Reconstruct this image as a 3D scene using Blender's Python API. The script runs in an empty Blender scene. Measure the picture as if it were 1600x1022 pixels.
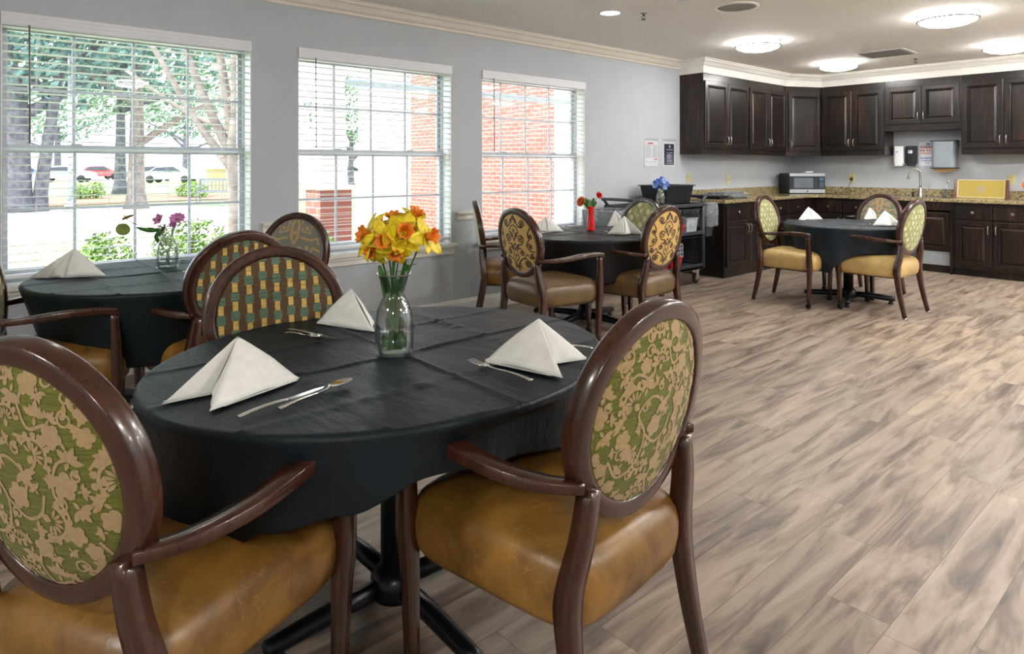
import bpy, bmesh, math, random
from math import sin, cos, pi, radians, sqrt, atan2
from mathutils import Vector, Matrix
import mathutils.noise as mnoise

random.seed(7)
scene = bpy.context.scene
COL = scene.collection

# ------------------------------------------------------------------ camera
cam_d = bpy.data.cameras.new('camera')
cam = bpy.data.objects.new('camera', cam_d)
COL.objects.link(cam)
scene.camera = cam
cam_d.sensor_width = 36.0
cam_d.sensor_fit = 'HORIZONTAL'
cam_d.lens = 1023.0 / 1600.0 * 36.0
cam_d.shift_x = 0.0
cam_d.shift_y = (258.5 - 511.0) / 1600.0
cam_d.clip_start = 0.05
cam_d.clip_end = 300
cam.location = (4.70, 0.0, 1.32)
cam.rotation_euler = (radians(90), 0, radians(48.7))

# ------------------------------------------------------------------ light and exposure
scene.view_settings.view_transform = 'Standard'
scene.view_settings.look = 'None'
scene.view_settings.gamma = 1.0
scene.view_settings.use_curve_mapping = False
scene.view_settings.exposure = 0.8

world = bpy.data.worlds.new('world')
scene.world = world
world.use_nodes = True
bg = world.node_tree.nodes['Background']
bg.inputs['Color'].default_value = (0.80, 0.90, 1.0, 1)
bg.inputs['Strength'].default_value = 3.6

sun_d = bpy.data.lights.new('sun', 'SUN')
sun_d.energy = 7.0
sun_d.angle = radians(1.0)
sun_d.color = (1.0, 0.95, 0.86)
sun = bpy.data.objects.new('sun', sun_d)
COL.objects.link(sun)
sun.rotation_euler = (radians(32), 0, radians(-25))   # high, from behind the building wing
LAMP = 25.0          # strength of the glowing lamp covers

# ------------------------------------------------------------------ node helpers
class NT:
    def __init__(s, name):
        s.m = bpy.data.materials.new(name); s.m.use_nodes = True
        s.t = s.m.node_tree; s.b = s.t.nodes['Principled BSDF']; s.out = s.t.nodes['Material Output']
    def n(s, typ, **kw):
        nd = s.t.nodes.new(typ)
        for k, v in kw.items(): setattr(nd, k, v)
        return nd
    def l(s, a, b): s.t.links.new(a, b)
    def set(s, nd, i, v):
        if isinstance(v, bpy.types.NodeSocket): s.l(v, nd.inputs[i])
        else: nd.inputs[i].default_value = v
    def math(s, op, a, b=0.0, c=None):
        nd = s.n('ShaderNodeMath', operation=op); s.set(nd, 0, a); s.set(nd, 1, b)
        if c is not None: s.set(nd, 2, c)
        return nd.outputs[0]
    def coord(s, kind='Object', scale=(1, 1, 1), loc=(0, 0, 0), rot=(0, 0, 0)):
        tc = s.n('ShaderNodeTexCoord'); mp = s.n('ShaderNodeMapping')
        mp.inputs['Scale'].default_value = scale; mp.inputs['Location'].default_value = loc
        mp.inputs['Rotation'].default_value = rot
        s.l(tc.outputs[kind], mp.inputs['Vector']); return mp.outputs[0]
    def noise(s, vec, scale=5, detail=4, rough=.5, dist=0):
        nd = s.n('ShaderNodeTexNoise'); s.l(vec, nd.inputs['Vector'])
        nd.inputs['Scale'].default_value = scale; nd.inputs['Detail'].default_value = detail
        nd.inputs['Roughness'].default_value = rough; nd.inputs['Distortion'].default_value = dist
        return nd.outputs['Fac']
    def ramp(s, fac, stops):
        nd = s.n('ShaderNodeValToRGB'); s.l(fac, nd.inputs[0]); e = nd.color_ramp.elements
        while len(e) < len(stops): e.new(.5)
        for i, (p, c) in enumerate(stops):
            e[i].position = p; e[i].color = tuple(c) + (1,) if len(c) == 3 else c
        return nd.outputs[0]
    def mix(s, fac, a, b, blend='MIX'):
        nd = s.n('ShaderNodeMix', data_type='RGBA', blend_type=blend)
        s.set(nd, 0, fac)
        for i, v in ((6, a), (7, b)):
            if isinstance(v, bpy.types.NodeSocket): s.l(v, nd.inputs[i])
            else: nd.inputs[i].default_value = tuple(v) + (1,) if len(v) == 3 else v
        return nd.outputs[2]
    def bump(s, h, strength=.2, dist=.01):
        nd = s.n('ShaderNodeBump'); s.l(h, nd.inputs['Height'])
        nd.inputs['Strength'].default_value = strength; nd.inputs['Distance'].default_value = dist
        s.l(nd.outputs[0], s.b.inputs['Normal'])
    def base(s, v):
        if isinstance(v, bpy.types.NodeSocket): s.l(v, s.b.inputs['Base Color'])
        else: s.b.inputs['Base Color'].default_value = tuple(v) + (1,)
    def p(s, **kw):
        for k, v in kw.items():
            s.set(s.b, {'rough': 'Roughness', 'metal': 'Metallic', 'trans': 'Transmission Weight', 'ior': 'IOR',
                        'spec': 'Specular IOR Level', 'coat': 'Coat Weight', 'coatr': 'Coat Roughness',
                        'sheen': 'Sheen Weight', 'alpha': 'Alpha'}[k], v)

def srgb(r, g, b):
    f = lambda c: (c / 255) / 12.92 if c / 255 <= .04045 else ((c / 255 + .055) / 1.055) ** 2.4
    return (f(r), f(g), f(b))

def plain(name, col, rough=.5, metal=0, var=.06, scale=8, bumps=0, spec=.5, coat=0):
    t = NT(name); v = t.coord()
    n = t.noise(v, scale, 3)
    c2 = tuple(max(0, x * (1 - var * 2)) for x in col); c3 = tuple(min(1, x * (1 + var * 2)) for x in col)
    t.base(t.ramp(n, [(.3, c2), (.7, c3)]))
    t.p(rough=rough, metal=metal, spec=spec, coat=coat)
    if bumps: t.bump(t.noise(v, scale * 12, 3), bumps, .004)
    return t.m

def wood(name, dark, light, scale=(9, 9, 1.2), rough=.3, coat=.3, spec=.5):
    t = NT(name); v = t.coord(scale=scale)
    n = t.noise(v, 2.2, 4, .5, .25); n2 = t.noise(v, 14, 3, .5)
    f = t.math('MULTIPLY_ADD', n2, .35, t.math('MULTIPLY', n, .8))
    t.base(t.ramp(f, [(.30, dark), (.90, light)]))
    t.p(rough=rough, coat=coat, coatr=.12, spec=spec)
    t.bump(n2, .018, .002)
    return t.m

def emis(name, col, s):
    t = NT(name); t.base((.9, .9, .9))
    t.b.inputs['Emission Color'].default_value = tuple(col) + (1,)
    t.b.inputs['Emission Strength'].default_value = s
    return t.m

M = {}
M['wall'] = plain('wall_paint', srgb(184, 188, 193), .75, var=.015, bumps=.15, scale=4)
M['ceil'] = None
t = NT('ceiling_texture'); v = t.coord()
n = t.noise(v, 55, 4, .6)
t.base(t.ramp(n, [(.35, srgb(232, 229, 222)), (.65, srgb(246, 243, 236))])); t.p(rough=.9); t.bump(n, .55, .012)
M['ceil'] = t.m
M['trim'] = plain('white_trim_paint', srgb(232, 230, 224), .35, var=.01)
M['crown'] = plain('crown_cream_paint', srgb(222, 217, 203), .4, var=.01)
M['vinyl'] = plain('window_vinyl', srgb(190, 194, 200), .4, var=.02)
M['blind'] = plain('blind_white', srgb(225, 226, 230), .4, var=.01)
M['plast_w'] = plain('white_plastic', srgb(225, 226, 228), .3, var=.01)
M['cream'] = plain('cream_plastic', srgb(206, 198, 148), .35, var=.02)
M['black'] = plain('black_plastic', srgb(28, 30, 34), .38, var=.1, bumps=.08)
M['cartgrey'] = plain('dark_grey_plastic', srgb(48, 53, 60), .42, var=.08, bumps=.1)
M['blackmetal'] = plain('black_metal', srgb(24, 26, 30), .32, metal=.3, var=.1)
M['rubber'] = plain('rubber', srgb(22, 22, 23), .7)
M['steel'] = plain('steel', (.62, .62, .62), .22, metal=1, var=.03)
M['nickel'] = plain('brushed_nickel', (.42, .41, .38), .3, metal=1, var=.03)
M['brass'] = plain('brass', (.65, .5, .25), .3, metal=1, var=.05)
M['silver'] = plain('cutlery_silver', (.75, .74, .72), .12, metal=1, var=.02)
M['napkin'] = plain('napkin_cloth', srgb(226, 226, 222), .85, var=.03, scale=30, bumps=.08)
M['red'] = plain('red_plastic', srgb(205, 28, 40), .35, var=.05)
M['redglass'] = plain('red_glass', srgb(215, 22, 22), .1, var=.08, scale=30)
M['stem'] = plain('plant_stem', srgb(52, 96, 30), .5, var=.15, scale=30)
M['leaf'] = plain('plant_leaf', srgb(58, 110, 34), .45, var=.2, scale=30)
M['leafolive'] = plain('olive_leaf', srgb(130, 150, 70), .5, var=.15, scale=30)
M['leafbrown'] = plain('brown_leaf', srgb(120, 84, 40), .5, var=.15, scale=30)
M['yellow'] = plain('daffodil_yellow', srgb(236, 208, 30), .5, var=.12, scale=40)
M['orange'] = plain('daffodil_orange', srgb(240, 130, 30), .5, var=.15, scale=60)
M['pink'] = plain('pink_petal', srgb(196, 120, 178), .5, var=.2, scale=50)
M['blue'] = plain('blue_petal', srgb(52, 90, 190), .5, var=.3, scale=50)
M['redpetal'] = plain('red_petal', srgb(205, 24, 30), .5, var=.2, scale=50)
M['orangepetal'] = plain('orange_petal', srgb(222, 110, 40), .5, var=.2, scale=50)
M['greymetal'] = plain('dispenser_grey', srgb(150, 160, 168), .4, metal=.2, var=.03)
M['craft'] = plain('brown_paper', srgb(196, 160, 110), .8, var=.05)
M['grille'] = plain('vent_grey', srgb(150, 148, 145), .6, var=.03)
M['kick'] = plain('grey_kickplate', srgb(150, 154, 158), .45, var=.03)
M['paper'] = plain('paper_white', srgb(224, 226, 232), .6, var=.01)
M['ink'] = plain('ink_grey', srgb(150, 156, 170), .7)
M['inkred'] = plain('ink_red', srgb(214, 104, 108), .7)
M['inkblue'] = plain('ink_blue', srgb(104, 136, 196), .7)
M['inknavy'] = plain('ink_navy', srgb(36, 48, 72), .5)
M['inkorange'] = plain('ink_orange', srgb(225, 125, 70), .7)
M['trayyellow'] = plain('tray_yellow', srgb(172, 150, 62), .35, var=.05, scale=3)
M['traycream'] = plain('tray_cream', srgb(200, 182, 136), .4)
M['satin'] = plain('satin_steel', srgb(176, 180, 184), .3, metal=.25, var=.02)
M['screen'] = plain('dark_glass', srgb(40, 44, 50), .06, var=.02)
M['lamp'] = emis('lamp_glow', (1.0, .98, .945), LAMP)
M['lampfar'] = emis('lamp_glow_room', (1.0, .98, .945), LAMP * 2.7)  # stronger glow for the fill lamps added out of view
M['lampring'] = plain('lamp_ring', srgb(105, 103, 98), .5, metal=.3)

# walnut chair wood, kitchen wood, leather
M['wood'] = wood('chair_walnut', srgb(32, 14, 8), srgb(80, 42, 25), rough=.26, coat=.35)
M['traywood'] = wood('tray_wood', srgb(80, 40, 24), srgb(120, 66, 40))
t = NT('kitchen_wood'); v = t.coord(scale=(20, 20, .9))
n = t.noise(v, 2.4, 7, .62, .7); n2 = t.noise(t.coord(scale=(1, 1, .5)), 3.2, 2)
f = t.math('ADD', t.math('MULTIPLY', n, .7), t.math('MULTIPLY', n2, .35))
t.base(t.ramp(f, [(.38, srgb(12, 9, 10)), (.56, srgb(28, 19, 17)), (.74, srgb(80, 50, 32))]))
t.p(rough=.36, coat=.28, coatr=.16, spec=.35); t.bump(n, .05, .003); M['kwood'] = t.m

def leather(name, a, b):
    t = NT(name); v = t.coord()
    n = t.noise(v, 7, 5, .6, .5)
    vo = t.n('ShaderNodeTexVoronoi', feature='DISTANCE_TO_EDGE'); mp = t.coord(scale=(1, 1, 1))
    dn = t.n('ShaderNodeTexNoise'); t.l(mp, dn.inputs['Vector']); dn.inputs['Scale'].default_value = 9
    add = t.n('ShaderNodeMixRGB', blend_type='ADD'); add.inputs[0].default_value = .35
    t.l(mp, add.inputs[1]); t.l(dn.outputs['Color'], add.inputs[2])
    t.l(add.outputs[0], vo.inputs['Vector']); vo.inputs['Scale'].default_value = 17
    crack = t.ramp(vo.outputs['Distance'], [(0, (1, 1, 1)), (.028, (0, 0, 0))])
    sel = t.ramp(t.noise(v, 6, 2), [(.44, (0, 0, 0)), (.60, (1, 1, 1))])
    cs = t.mix(1, crack, sel, 'MULTIPLY')
    col = t.ramp(n, [(.3, a), (.7, b)])
    lt = tuple(min(1, x * 1.5 + .03) for x in b)
    fac = t.math('MULTIPLY', cs, .38)
    t.base(t.mix(fac, col, lt)); t.p(rough=.36, coat=.12, coatr=.3)
    t.bump(t.math('SUBTRACT', t.noise(v, 60, 4), fac), .12, .004)
    return t.m
M['leather'] = leather('tan_leather', srgb(92, 62, 22), srgb(160, 116, 50))
M['leatherdark'] = leather('olive_brown_leather', srgb(84, 64, 38), srgb(118, 92, 54))  # same seat leather, the middle table's dimmer look put into its colour
M['leatherpale'] = leather('pale_gold_leather', srgb(168, 138, 84), srgb(198, 168, 108))  # same seat leather, made paler to carry the light near the kitchen

def fabric(name, base, dark, hatch=(0, 0, 1), sc=420, rough=.8, streak=True):
    t = NT(name); v = t.coord(scale=(1.5, 1.5, 26) if streak else (8, 8, 8))
    n = t.noise(v, 14, 4, .7)
    t.base(t.ramp(n, [(.35, dark), (.62, base)])); t.p(rough=rough, sheen=.1)
    t.bump(t.noise(t.coord(), sc, 2), .15, .002)
    return t.m
M['f_green'] = fabric('fabric_green', srgb(112, 114, 34), srgb(76, 80, 18))
M['f_beige'] = fabric('fabric_beige_motif', srgb(174, 148, 108), srgb(160, 134, 94), streak=False)
M['f_sage'] = fabric('fabric_sage', srgb(150, 152, 100), srgb(128, 132, 80))
M['f_sagelight'] = fabric('fabric_pale_motif', srgb(206, 200, 160), srgb(192, 186, 144), streak=False)
M['f_brown'] = fabric('fabric_brown', srgb(92, 66, 36), srgb(72, 50, 26))
M['f_weavegreen'] = fabric('fabric_teal_squares', srgb(104, 128, 104), srgb(52, 76, 60))
M['f_gold'] = fabric('fabric_gold', srgb(210, 172, 100), srgb(194, 154, 84), streak=False)
M['f_weavegold'] = fabric('fabric_gold_dashes', srgb(220, 190, 110), srgb(150, 116, 50))
M['f_scroll'] = fabric('fabric_dark_scroll', srgb(58, 38, 28), srgb(46, 30, 22), streak=False)
M['f_grey'] = fabric('fabric_grey', srgb(132, 130, 116), srgb(112, 112, 100))
M['f_tan'] = fabric('fabric_tan_motif', srgb(192, 158, 104), srgb(176, 142, 90), streak=False)
M['f_pale'] = fabric('fabric_pale', srgb(196, 198, 176), srgb(180, 184, 160), streak=False)

def clothmat(name, a, b):
    t = NT(name); v = t.coord()
    n = t.noise(v, 3, 4, .6)
    t.base(t.ramp(n, [(.3, a), (.7, b)]))
    t.p(rough=.46, sheen=.0, spec=.32)
    h = t.math('ADD', t.math('MULTIPLY', t.noise(t.coord(scale=(2.5, 9, 4)), 4, 4, .6, .6), 1.0), t.math('MULTIPLY', t.noise(v, 400, 2), .06))
    t.bump(h, .35, .012)
    return t.m
M['cloth'] = clothmat('dark_teal_tablecloth', srgb(9, 20, 27), srgb(14, 28, 36))
M['clothgreen'] = clothmat('dark_green_tablecloth', srgb(6, 24, 25), srgb(10, 34, 34))
M['clothblack'] = clothmat('black_tablecloth', srgb(12, 12, 14), srgb(18, 18, 20))
M['clothslate'] = clothmat('slate_tablecloth', srgb(16, 26, 36), srgb(24, 36, 46))

# granite
t = NT('granite'); v = t.coord()
n1 = t.noise(v, 38, 4, .7); n2 = t.noise(v, 95, 3, .6)
c = t.ramp(n1, [(.33, srgb(58, 46, 30)), (.45, srgb(132, 116, 82)), (.58, srgb(172, 160, 126)), (.75, srgb(112, 88, 52))])
d = t.ramp(n2, [(.36, (1, 1, 1)), (.42, (0, 0, 0))])
t.base(t.mix(t.math('MULTIPLY', d, .8), c, srgb(50, 42, 34))); t.p(rough=.15); M['granite'] = t.m

# clear glass panes: mostly see-through with a mirror-like share
def thin_glass(name, tint=(1, 1, 1), refl=.06, fk=.5):
    t = NT(name); tr = t.n('ShaderNodeBsdfTransparent'); gl = t.n('ShaderNodeBsdfGlossy'); mx = t.n('ShaderNodeMixShader')
    tr.inputs[0].default_value = tuple(tint) + (1,); gl.inputs['Roughness'].default_value = .02
    lw = t.n('ShaderNodeLayerWeight'); lw.inputs[0].default_value = .25
    f = t.math('MULTIPLY_ADD', lw.outputs['Fresnel'], fk, refl)
    t.l(f, mx.inputs[0]); t.l(tr.outputs[0], mx.inputs[1]); t.l(gl.outputs[0], mx.inputs[2])
    t.l(mx.outputs[0], t.out.inputs['Surface']); return t.m
M['pane'] = thin_glass('window_glass', (.99, .99, .99), .008, .2)
M['film'] = thin_glass('clear_plastic_film', (.88, .90, .92), .16)
M['vaseglass'] = thin_glass('vase_glass', (.93, .95, .94), .10)
t = NT('water'); t.base((.9, .96, .93)); t.p(rough=.0, trans=1.0, ior=1.33); M['water'] = t.m

# floor planks running along Y
t = NT('plank_floor'); tc = t.n('ShaderNodeTexCoord'); sp = t.n('ShaderNodeSeparateXYZ'); t.l(tc.outputs['Object'], sp.inputs[0])
X, Y = sp.outputs[0], sp.outputs[1]
PW, PL = .182, 1.22
row = t.math('FLOOR', t.math('DIVIDE', X, PW))
wn = t.n('ShaderNodeTexWhiteNoise', noise_dimensions='1D'); t.l(row, wn.inputs['W'])
yo = t.math('ADD', t.math('DIVIDE', Y, PL), wn.outputs['Value'])
seg = t.math('FLOOR', yo)
cb = t.n('ShaderNodeCombineXYZ'); t.l(row, cb.inputs[0]); t.l(seg, cb.inputs[1])
wn2 = t.n('ShaderNodeTexWhiteNoise', noise_dimensions='2D'); t.l(cb.outputs[0], wn2.inputs['Vector'])
off = t.math('MULTIPLY', wn2.outputs['Value'], 37.0)
cv = t.n('ShaderNodeCombineXYZ'); t.l(t.math('MULTIPLY', X, 10.0), cv.inputs[0]); t.l(t.math('ADD', t.math('MULTIPLY', Y, 1.25), off), cv.inputs[1]); t.l(off, cv.inputs[2])
g1 = t.noise(cv.outputs[0], 1.25, 7, .62, .7)
cv2 = t.n('ShaderNodeCombineXYZ'); t.l(t.math('MULTIPLY', X, 90.0), cv2.inputs[0]); t.l(t.math('ADD', t.math('MULTIPLY', Y, 4), off), cv2.inputs[1])
g2 = t.noise(cv2.outputs[0], 1.6, 4, .6)
col = t.ramp(g1, [(.30, srgb(70, 59, 53)), (.42, srgb(118, 103, 92)), (.53, srgb(156, 140, 125)), (.72, srgb(180, 166, 150))])
col = t.mix(t.math('MULTIPLY', g2, .35), col, srgb(120, 104, 92))
pv = t.ramp(wn2.outputs['Value'], [(0, (.82, .82, .82)), (1, (1.08, 1.05, 1.02))])
col = t.mix(1, col, pv, 'MULTIPLY')
fx = t.math('FRACT', t.math('DIVIDE', X, PW)); fy = t.math('FRACT', yo)
ex = t.math('LESS_THAN', t.math('MINIMUM', fx, t.math('SUBTRACT', 1, fx)), .008)
ey = t.math('LESS_THAN', t.math('MINIMUM', fy, t.math('SUBTRACT', 1, fy)), .0012)
ed = t.math('MAXIMUM', ex, ey)
t.base(t.mix(t.math('MULTIPLY', ed, .55), col, srgb(70, 56, 48)))
t.p(rough=t.math('MULTIPLY_ADD', g2, .2, .30), spec=.45); t.bump(t.math('SUBTRACT', t.math('MULTIPLY', g2, .5), ed), .12, .003); M['floor'] = t.m

# outdoors
t = NT('grass'); v = t.coord(); n = t.noise(v, 3, 5, .7)
t.base(t.ramp(n, [(.3, srgb(92, 118, 66)), (.7, srgb(134, 152, 100))])); t.p(rough=.9); t.bump(t.noise(v, 40, 3), .5, .05); M['grass'] = t.m
M['concrete'] = plain('concrete', srgb(214, 210, 202), .85, var=.04, scale=3)
M['asphalt'] = plain('asphalt', srgb(170, 172, 176), .9, var=.05, scale=6)
M['mulch'] = plain('mulch', srgb(110, 84, 66), .95, var=.2, scale=20)
M['bark'] = plain('bark', srgb(86, 84, 90), .9, var=.25, scale=7, bumps=.8)
M['barkpale'] = plain('pale_bark', srgb(112, 100, 94), .85, var=.2, scale=6, bumps=.5)
M['fol'] = plain('foliage', srgb(88, 118, 84), .7, var=.3, scale=3)
M['folteal'] = plain('foliage_blue_green', srgb(84, 112, 106), .7, var=.3, scale=3)
M['folbright'] = plain('foliage_bright', srgb(112, 142, 66), .7, var=.3, scale=9)
t = NT('brick'); br = t.n('ShaderNodeTexBrick'); tc = t.n('ShaderNodeTexCoord'); mp = t.n('ShaderNodeMapping')
mp.inputs['Rotation'].default_value = (radians(90), 0, 0); t.l(tc.outputs['Object'], mp.inputs[0]); t.l(mp.outputs[0], br.inputs['Vector'])
br.inputs['Scale'].default_value = 1.0; br.inputs['Brick Width'].default_value = .21; br.inputs['Row Height'].default_value = .075; br.inputs['Mortar Size'].default_value = .006
br.inputs['Color1'].default_value = srgb(150, 88, 78) + (1,); br.inputs['Color2'].default_value = srgb(134, 74, 66) + (1,); br.inputs['Mortar'].default_value = srgb(170, 150, 140) + (1,)
t.base(br.outputs['Color']); t.p(rough=.9); M['brick'] = t.m
M['white_out'] = plain('outdoor_white_paint', srgb(236, 234, 228), .6, var=.01)
M['carwhite'] = plain('car_white', srgb(225, 228, 232), .2, coat=.6)
M['carred'] = plain('car_red', srgb(170, 40, 40), .2, coat=.6)
M['carblue'] = plain('car_blue', srgb(60, 80, 140), .2, coat=.6)
M['cargrey'] = plain('car_grey', srgb(120, 124, 130), .2, coat=.6)

# ------------------------------------------------------------------ mesh helpers
class MB:
    def __init__(s): s.v = []; s.f = []; s.mi = []; s.sm = []
    def add(s, vs, fs, mi=0, smooth=False):
        o = len(s.v); s.v += [tuple(x) for x in vs]
        for f in fs: s.f.append([i + o for i in f]); s.mi.append(mi); s.sm.append(smooth)
        return s
    def box(s, x0, x1, y0, y1, z0, z1, mi=0, T=None):
        vs = [Vector((x, y, z)) for z in (z0, z1) for y in (y0, y1) for x in (x0, x1)]
        if T: vs = [T @ p for p in vs]
        return s.add(vs, [(0, 2, 3, 1), (4, 5, 7, 6), (0, 1, 5, 4), (2, 6, 7, 3), (0, 4, 6, 2), (1, 3, 7, 5)], mi)
    def loft(s, rings, closed=True, caps=True, mi=0, smooth=True, ringclosed=False):
        n = len(rings[0]); vs = [p for r in rings for p in r]; fs = []
        m = len(rings)
        for i in range(m if ringclosed else m - 1):
            a = i * n; b = ((i + 1) % m) * n
            for j in range(n if closed else n - 1):
                k = (j + 1) % n; fs.append((a + j, a + k, b + k, b + j))
        if caps and not ringclosed: fs.append(tuple(range(n))[::-1]); fs.append(tuple((m - 1) * n + j for j in range(n)))
        return s.add(vs, fs, mi, smooth)
    def lathe(s, prof, n=24, c=(0, 0, 0), mi=0, smooth=True, caps=True):
        rings = [[(c[0] + r * cos(2 * pi * j / n), c[1] + r * sin(2 * pi * j / n), c[2] + z) for j in range(n)] for r, z in prof]
        return s.loft(rings, True, caps, mi, smooth)
    def tube(s, pts, r, n=8, mi=0, smooth=True, flat=1.0, up=None, square=False, caps=True):
        """swept section; r number or list; flat = height ratio; square -> rounded square"""
        P = [Vector(p) for p in pts]; m = len(P); R = r if isinstance(r, (list, tuple)) else [r] * m
        rings = []; prev = None
        for i in range(m):
            d = (P[min(i + 1, m - 1)] - P[max(i - 1, 0)])
            d = d.normalized() if d.length > 1e-9 else Vector((0, 0, 1))
            if up is not None:
                a = d.cross(Vector(up)); a = a.normalized() if a.length > 1e-6 else Vector((1, 0, 0))
            else:
                if prev is None: a = d.cross(Vector((0, 0, 1)) if abs(d.z) < .9 else Vector((0, 1, 0))).normalized()
                else: a = (prev - d * prev.dot(d)).normalized()
            prev = a; b = a.cross(d).normalized() if up is not None else d.cross(a).normalized()
            ring = []
            for j in range(n):
                t_ = 2 * pi * (j + .5) / n
                cx, sx = cos(t_), sin(t_)
                if square:
                    e = .22; cx = math.copysign(abs(cx) ** e, cx); sx = math.copysign(abs(sx) ** e, sx)
                ring.append(P[i] + a * (cx * R[i]) + b * (sx * R[i] * flat))
            rings.append(ring)
        return s.loft(rings, True, caps, mi, smooth)
    def grid(s, fn, nu, nv, mi=0, smooth=True, wrapu=False):
        vs = [fn(i / nu, j / nv) for j in range(nv + 1) for i in range(nu if wrapu else nu + 1)]
        w = nu if wrapu else nu + 1
        fs = [(j * w + i, j * w + (i + 1) % w, (j + 1) * w + (i + 1) % w, (j + 1) * w + i) for j in range(nv) for i in range(nu)]
        return s.add(vs, fs, mi, smooth)
    def mesh(s, name, mats):
        me = bpy.data.meshes.new(name); me.from_pydata(s.v, [], s.f)
        me.polygons.foreach_set('material_index', s.mi); me.polygons.foreach_set('use_smooth', s.sm)
        for m in (mats if isinstance(mats, (list, tuple)) else [mats]): me.materials.append(M[m] if isinstance(m, str) else m)
        me.update(); return me
    def build(s, name, mats, parent=None, bevel=0, solid=0, fix=True, subsurf=0, weld=False):
        me = s.mesh(name, mats)
        if fix or weld:
            b = bmesh.new(); b.from_mesh(me)
            if weld: bmesh.ops.remove_doubles(b, verts=b.verts, dist=1e-5)
            if fix: bmesh.ops.recalc_face_normals(b, faces=b.faces)
            b.to_mesh(me); b.free()
        o = bpy.data.objects.new(name, me); COL.objects.link(o)
        if parent is not None: o.parent = parent
        if solid: md = o.modifiers.new('solid', 'SOLIDIFY'); md.thickness = solid; md.offset = 0
        if bevel: md = o.modifiers.new('bevel', 'BEVEL'); md.width = bevel; md.segments = 2; md.limit_method = 'ANGLE'
        if subsurf: md = o.modifiers.new('sub', 'SUBSURF'); md.levels = subsurf; md.render_levels = subsurf
        return o

def meshobj(name, me, parent=None):
    o = bpy.data.objects.new(name, me); COL.objects.link(o)
    if parent is not None: o.parent = parent
    return o
def thing(name, label, cat, loc=(0, 0, 0), rz=0, group=None):
    o = bpy.data.objects.new(name, None); COL.objects.link(o); o.empty_display_size = .1
    o.location = loc; o.rotation_euler = (0, 0, rz); o['label'] = label; o['category'] = cat
    if group: o['group'] = group
    return o
def tag(o, label, cat, group=None):
    o['label'] = label; o['category'] = cat
    if group: o['group'] = group
    return o
def struct(o, label=None, cat=None):
    o['kind'] = 'structure'
    if label: o['label'] = label
    if cat: o['category'] = cat
    return o
def copy_tree(o, parent=None):
    c = o.copy(); COL.objects.link(c); c.parent = parent
    for ch in list(o.children): copy_tree(ch, c)
    return c
def bez(p, n=10):
    """Catmull-Rom through points"""
    P = [Vector(x) for x in p]; P = [P[0] * 2 - P[1]] + P + [P[-1] * 2 - P[-2]]; out = []
    for i in range(1, len(P) - 2):
        for k in range(n):
            t_ = k / n; a, b, c, d = P[i - 1], P[i], P[i + 1], P[i + 2]
            out.append(.5 * ((2 * b) + (c - a) * t_ + (2 * a - 5 * b + 4 * c - d) * t_ ** 2 + (3 * b - a - 3 * c + d) * t_ ** 3))
    out.append(P[-2]); return out
def lerp(a, b, t_): return a + (b - a) * t_

# ------------------------------------------------------------------ room shell
RX, RY0, RY1, RZ = 8.4, -3.6, 9.8, 2.60
b = MB().box(-.02, RX + .1, RY0 - .1, RY1 + .1, -.1, 0); struct(b.build('floor', 'floor'), 'wood-look plank floor in grey and brown streaks', 'floor')
b = MB().box(-.2, RX + .1, RY0 - .1, RY1 + .1, RZ, RZ + .12); struct(b.build('ceiling', 'ceil'), 'textured off-white ceiling', 'ceiling')
WIN = [(.272, 1.672), (2.016, 3.416), (3.76, 5.16)]
WZ0, WZ1 = .63, 2.20
b = MB(); ys = [RY0 - .1] + [y for w in WIN for y in w] + [RY1 + .1]
for i in range(0, len(ys), 2): b.box(-.22, 0, ys[i], ys[i + 1], -.1, RZ)
for y0, y1 in WIN: b.box(-.22, 0, y0, y1, -.1, WZ0); b.box(-.22, 0, y0, y1, WZ1, RZ)
struct(b.build('wall_left', 'wall'), 'grey painted wall with three windows', 'wall')
struct(MB().box(-.2, RX + .1, RY1, RY1 + .15, -.1, RZ).build('wall_back', 'wall'), 'pale wall behind the kitchen counter', 'wall')
struct(MB().box(RX, RX + .15, RY0, RY1, 0, RZ).build('wall_right', 'wall'), 'grey painted wall to the right of the room', 'wall')
struct(MB().box(-.2, RX + .1, RY0 - .15, RY0, 0, RZ).build('wall_front', 'wall'), 'grey painted wall behind the viewer', 'wall')

def sweep_profile(path, prof, name, mat, parent=None, z=0):
    """path: list of (x,y); prof: list of (out, dz); out to the right-hand side of travel"""
    P = [Vector((p[0], p[1])) for p in path]; rings = []
    for i, p in enumerate(P):
        d1 = (P[i] - P[i - 1]).normalized() if i > 0 else (P[1] - P[0]).normalized()
        d2 = (P[i + 1] - P[i]).normalized() if i < len(P) - 1 else d1
        n1 = Vector((d1.y, -d1.x)); n2 = Vector((d2.y, -d2.x)); nn = (n1 + n2).normalized(); k = 1 / max(.3, nn.dot(n1))
        rings.append([(p.x + nn.x * o * k, p.y + nn.y * o * k, z + dz) for o, dz in prof])
    b = MB().loft(rings, True, True, 0, False)
    return b.build(name, mat, parent)
CROWN = [(0, -.105), (.014, -.105), (.02, -.095), (.02, -.085), (.04, -.07), (.062, -.035), (.082, -.022), (.082, -.008), (.094, -.006), (.094, 0), (0, 0)]
struct(sweep_profile([(0, RY0), (0, 6.87)], CROWN, 'trim_1', 'crown', z=RZ), 'cream crown moulding above the windows', 'trim')
BASEP = [(0, 0), (.016, 0), (.016, .10), (.010, .112), (.010, .12), (0, .125)]
struct(sweep_profile([(0, RY0), (0, 6.9)], BASEP, 'baseboard_left', 'trim'), 'white baseboard under the windows', 'baseboard')
struct(sweep_profile([(RX, RY1), (RX, RY0)], BASEP, 'baseboard_right', 'trim'), 'white baseboard of the right wall', 'baseboard')
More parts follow.
